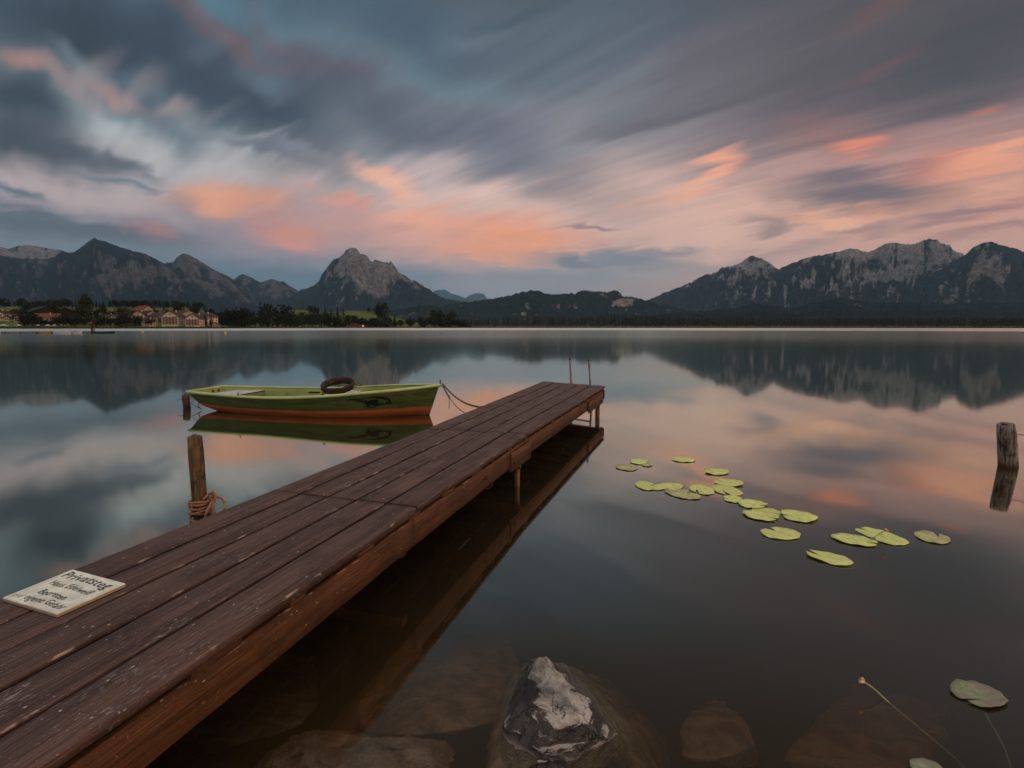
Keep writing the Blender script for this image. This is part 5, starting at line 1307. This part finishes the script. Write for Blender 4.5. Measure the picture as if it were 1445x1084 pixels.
def stem_under(pts, parent, r_=.003):
    o0 = pts[0]; bm = bmesh.new(); add_tube(bm, [p - o0 for p in pts], r_, 7)
    m_ = plain("underwater_stem", (.30, .30, .16), .7, .1, scale=20)
    so = from_bm("stem", bm, m_, parent); so.matrix_basis = (Matrix.Translation(parent.location) @ Matrix.Rotation(parent.rotation_euler.z, 4, 'Z')).inverted() @ Matrix.Translation(o0)
stem_under([on(1390, 1007, -.004), on(1404, 1030, -.03), on(1417, 1055, -.06), on(1426, 1080, -.09), on(1430, 1100, -.13)], P_BIG)
stem_under([on(1006, 702, -.004), on(1014, 708, -.02), on(1024, 716, -.05)], P_FADE, .004)
stem_under([on(1166, 752, -.004), on(1174, 756, -.02)], P_OVAL, .004)

# ================================================================== ROCKS
M_ROCK, t, o = mat("lake_rock"); g = t.new('ShaderNodeNewGeometry').outputs['Position']; gx, gy, gz = t.sep(g)
n = t.noise(g, 9, 7, .68, .3); n2 = t.noise(g, 42, 5, .7); lay = t.noise(t.mapping(g, rot=(.5, .35, 0), scale=(5, 5, 26)), 1.0, 5, .65, .5)
dry = t.mix(t.mr(t.m('ADD', t.m('MULTIPLY', n, .5), t.m('MULTIPLY', lay, .5)), .40, .60), (.11, .09, .078, 1), (.46, .395, .34, 1)); dry = t.mix(t.mr(n2, .60, .72, 0, .7), dry, (.07, .055, .05, 1))
wet = t.mix(t.mr(n, .38, .68), (.022, .016, .014, 1), (.085, .062, .052, 1)); alg = t.mix(t.mr(n, .35, .65), (.16, .12, .085, 1), (.55, .43, .33, 1))
zz = t.m('ADD', gz, t.m('MULTIPLY', t.m('SUBTRACT', n, .5), .07))
c = t.mix(t.mr(t.m('ADD', zz, t.m('MULTIPLY', t.m('SUBTRACT', lay, .5), .26)), .084, .098), wet, dry); c = t.mix(t.mr(zz, .012, -.012), c, alg)
c = t.mix(t.m('MULTIPLY', t.mr(lay, .60, .66), t.mr(zz, -.01, .02, 0, .7)), c, (.45, .39, .35, 1))
vo = t.new('ShaderNodeTexVoronoi', feature='DISTANCE_TO_EDGE'); t.put(vo.inputs['Vector'], t.vm('ADD', t.mapping(g, rot=(.3, .5, .2), scale=(1, 1, .55)), t.vm('MULTIPLY', t.noise(g, 7, 4, .6, out=1), (.16, .16, .16)))); vo.inputs['Scale'].default_value = 13
crk = t.m('MULTIPLY', t.m('MULTIPLY', t.mr(vo.outputs['Distance'], .026, .0), t.mr(t.noise(g, 11, 3, .6), .46, .62)), t.mr(zz, -.01, .03))
c = t.mix(t.m('MULTIPLY', crk, t.mr(zz, .0, .04, .0, .8)), c, (.020, .016, .014, 1))
c = t.mix(t.mr(t.noise(g, 120, 4, .7), .56, .70, 0, .55), c, (.05, .04, .035, 1))
bsdf(t, o, c, t.mr(zz, .04, .09, .35, .85), .4, bump(t, t.m('ADD', t.m('ADD', n, lay), t.m('SUBTRACT', t.m('MULTIPLY', n2, .8), crk)), 1.0, .022))
def rock(pts, label, amp=.03, cuts=4, name="rock", f1=6.0, seed=0.0):
    P = [Vector(p) for p in pts]; c = sum(P, Vector()) / len(P); c.z = min(p.z for p in P)
    bm = bmesh.new()
    for p_ in P: bm.verts.new(p_ - c)
    h = bmesh.ops.convex_hull(bm, input=list(bm.verts))
    bmesh.ops.delete(bm, geom=[g_ for g_ in h['geom_interior'] if isinstance(g_, bmesh.types.BMVert)], context='VERTS')
    bmesh.ops.triangulate(bm, faces=list(bm.faces))
    for _ in range(cuts):
        bmesh.ops.subdivide_edges(bm, edges=list(bm.edges), cuts=1, use_grid_fill=True, smooth=.0)
        if _ < 1 and cuts < 5: bmesh.ops.smooth_vert(bm, verts=list(bm.verts), factor=.22, use_axis_x=True, use_axis_y=True, use_axis_z=True)
    bm.normal_update()
    for v in bm.verts:
        w = v.co + c + Vector((seed, 0, 0)); d = 0; a = 1
        for k in range(6):
            nz = mnoise.noise(w * f1 * 2 ** k); d += a * (1 - abs(nz) * 2.2 if k < 2 else nz); a *= .52
        v.co += v.normal * (d - .9) * amp
    for f in bm.faces: f.smooth = False
    ob = from_bm(name, bm, M_ROCK, smooth=True, loc=tuple(c))
    tag(ob, label, "rock"); return ob
def W(x, y, z): return on(x, y, z)
rock([W(761, 926, .16), W(752, 936, .145), W(738, 965, .11), W(782, 944, .125), W(800, 962, .11), W(838, 998, .085), W(812, 1012, .10), W(852, 1035, .055), W(775, 1030, .075), W(724, 992, .05), W(712, 1025, .01), W(880, 1052, -.05), W(935, 1120, -.32), W(700, 1060, -.04), W(682, 1110, -.10), W(780, 1100, -.03), W(900, 1180, -.5), W(720, 1180, -.5), W(700, 960, -.6), W(860, 960, -.6), W(950, 1050, -.75)],
     "pointed rock breaking the water in the foreground, bone-white tip over dark wet flank", .015, 5, f1=7.0)
rock([W(762, 1066, .078), W(785, 1062, .08), W(800, 1075, .06), W(745, 1080, .05), W(815, 1100, .0), W(735, 1105, -.02), W(840, 1140, -.2), W(710, 1140, -.2), W(780, 1150, -.2), W(790, 1050, -.15)],
     "small dark rock with whitish top at the bottom edge below the pointed rock", .012, 4, seed=3)
rock([W(425, 1060, -.03), W(470, 1046, -.025), W(520, 1052, -.02), W(560, 1046, -.03), W(600, 1062, -.05), W(640, 1100, -.12), W(380, 1080, -.08), W(340, 1110, -.18), W(500, 1100, -.04), W(450, 1150, -.2), W(600, 1150, -.25), W(640, 1040, -.4), W(400, 1030, -.4)],
     "flat brown rock just under the surface at the bottom, left of the pointed rock", .022, 5, seed=7)
rock([W(545, 960, -.30), W(620, 935, -.30), W(700, 930, -.32), W(740, 960, -.32), W(720, 1020, -.22), W(600, 1040, -.18), W(520, 1040, -.26), W(500, 1000, -.34), W(640, 980, -.22), W(560, 900, -.7), W(720, 890, -.7), W(500, 1080, -.6)],
     "broad smooth slab deep under water behind the pointed rock's left side", .025, 4, seed=12, f1=3)
rock([W(250, 1000, -.22), W(330, 965, -.25), W(420, 965, -.26), W(452, 990, -.24), W(430, 1030, -.16), W(330, 1060, -.12), W(240, 1070, -.16), W(300, 920, -.6), W(450, 920, -.6), W(200, 1040, -.4)],
     "brown boulder under water in the shadow of the jetty", .025, 4, seed=17, f1=4)
rock([W(960, 1020, -.34), W(1000, 1002, -.34), W(1050, 1012, -.36), W(1070, 1050, -.34), W(1000, 1080, -.26), W(950, 1070, -.3), W(1010, 980, -.7), W(1080, 1090, -.5)],
     "faint rounded rock deep under water right of the pointed rock", .02, 4, seed=23, f1=4)
rock([W(1150, 1030, -.45), W(1250, 1000, -.5), W(1330, 1040, -.45), W(1330, 1100, -.4), W(1180, 1100, -.35), W(1080, 1080, -.4), W(1200, 960, -.8), W(1350, 990, -.8)],
     "dim dark slab under water below the bent flower stalk", .03, 4, seed=29, f1=3)

# ================================================================== FAR BOAT JETTY (left)
M_GREY = plain("grey_boards", (.16, .14, .13), .7, .2, scale=2)
JD = 122.0
j0, j1 = place(-60, JD), place(133, JD); j0.z = j1.z = 0
jt = thing("jetty", "low grey floating boat jetty far out at the left edge", "jetty", (j0.x, j0.y, 0)); Lj = (j1 - j0).length
bm = bmesh.new(); add_box(bm, (0, -.7, .05), (Lj, .7, .30)); from_bm("deck", bm, M_GREY, jt)
for k in range(9):
    bm = bmesh.new(); add_tube(bm, [(0, 0, -.8), (0, 0, .42)], .11, 8); from_bm("pile", bm, M_WD, jt, loc=(1.5 + k * (Lj - 3) / 8, -.82, 0))
pp = place(132.5, JD - 1.2); sp_ = thing("signal_post", "dark wooden signpost standing at the end of the far jetty", "post", (pp.x, pp.y, 0))
bm = bmesh.new(); add_tube(bm, [(0, 0, -.8), (0, 0, 2.6)], .19, 10, jitter=.1); from_bm("shaft", bm, M_WD, sp_)
bm = bmesh.new(); add_box(bm, (-.55, -.25, 2.1), (.3, -.2, 2.45)); from_bm("board", bm, M_RW, sp_)
bm = bmesh.new(); add_tube(bm, [(.45, 0, -.8), (.45, 0, 2.5)], .09, 8); add_tube(bm, [(-.1, 0, 2.55), (.5, 0, 2.5)], .07, 8); from_bm("side_pole", bm, M_WD, sp_)
def small_boat(x0, x1, label, cout, cin, crim, rot=0.0, hs=1.0, z=0.0, dy=-1.4, bars=()):
    a, b = place(x0, JD + dy), place(x1, JD + dy); L = (b - a).length; k = L / 4.32
    r_ = thing("small_boat", label, "boat", (a.x, a.y, z), rot, "boats at the far jetty"); r_.scale = (k, min(k, 1.3), hs)
    me = hull.data.copy(); me.materials.clear()
    for m_ in (cout, crim, cin): me.materials.append(m_)
    link("hull", me, None, r_)
    for (u, c_) in bars:
        bm = bmesh.new(); add_box(bm, (u, -.5, .2), (u + .5, .5, .42), bevel=.05); from_bm("seat", bm, c_, r_)
    return r_
M_YEL = plain("yellow_plastic", (.34, .22, .05), .5, .3); M_ORG = plain("orange_plastic", (.60, .18, .05), .5, .3); M_WHT = plain("white_plastic", (.55, .50, .48), .5, .3); M_RDP = plain("red_plastic", (.40, .05, .045), .5, .3); M_DKB = plain("dark_boat", (.03, .035, .04), .5, .3)
small_boat(58, 75, "yellow pedal boat with orange seats lying at the far jetty", M_YEL, M_DKB, M_YEL, hs=1.2, bars=((.8, M_ORG), (2.0, M_ORG), (3.0, M_RDP)))
small_boat(78, 104, "long pale boat between the yellow and the red one at the far jetty", M_WHT, M_GREY, M_GREY, hs=1.5)
small_boat(105, 119, "boat with red middle and white ends at the far jetty", M_WHT, M_RDP, M_WHT, hs=1.2, bars=((.9, M_RDP), (1.6, M_RDP), (2.4, M_RDP)))
small_boat(136, 165, "low dark boat with pale bow lying off the end of the far jetty", M_DKB, M_DKB, M_DKB, hs=1.2, dy=-.5)
small_boat(-12, 4, "pinkish boat half cut off by the left edge at the far jetty", M_WHT, M_RDP, M_WHT, hs=1.4)

# ================================================================== HAZE
m, t, o = mat("haze_air"); v = t.new('ShaderNodeVolumePrincipled')
v.inputs['Color'].default_value = (.44, .74, 1.0, 1); v.inputs['Density'].default_value = 1.75e-5; v.inputs['Anisotropy'].default_value = .0
t.l.new(v.outputs[0], o.inputs['Volume'])
bm = bmesh.new(); add_box(bm, (-36000, -400, -60), (36000, 36000, 4500))
tag(from_bm("haze", bm, m), "thin blue evening haze over the lake and mountains", "haze", kind="stuff")
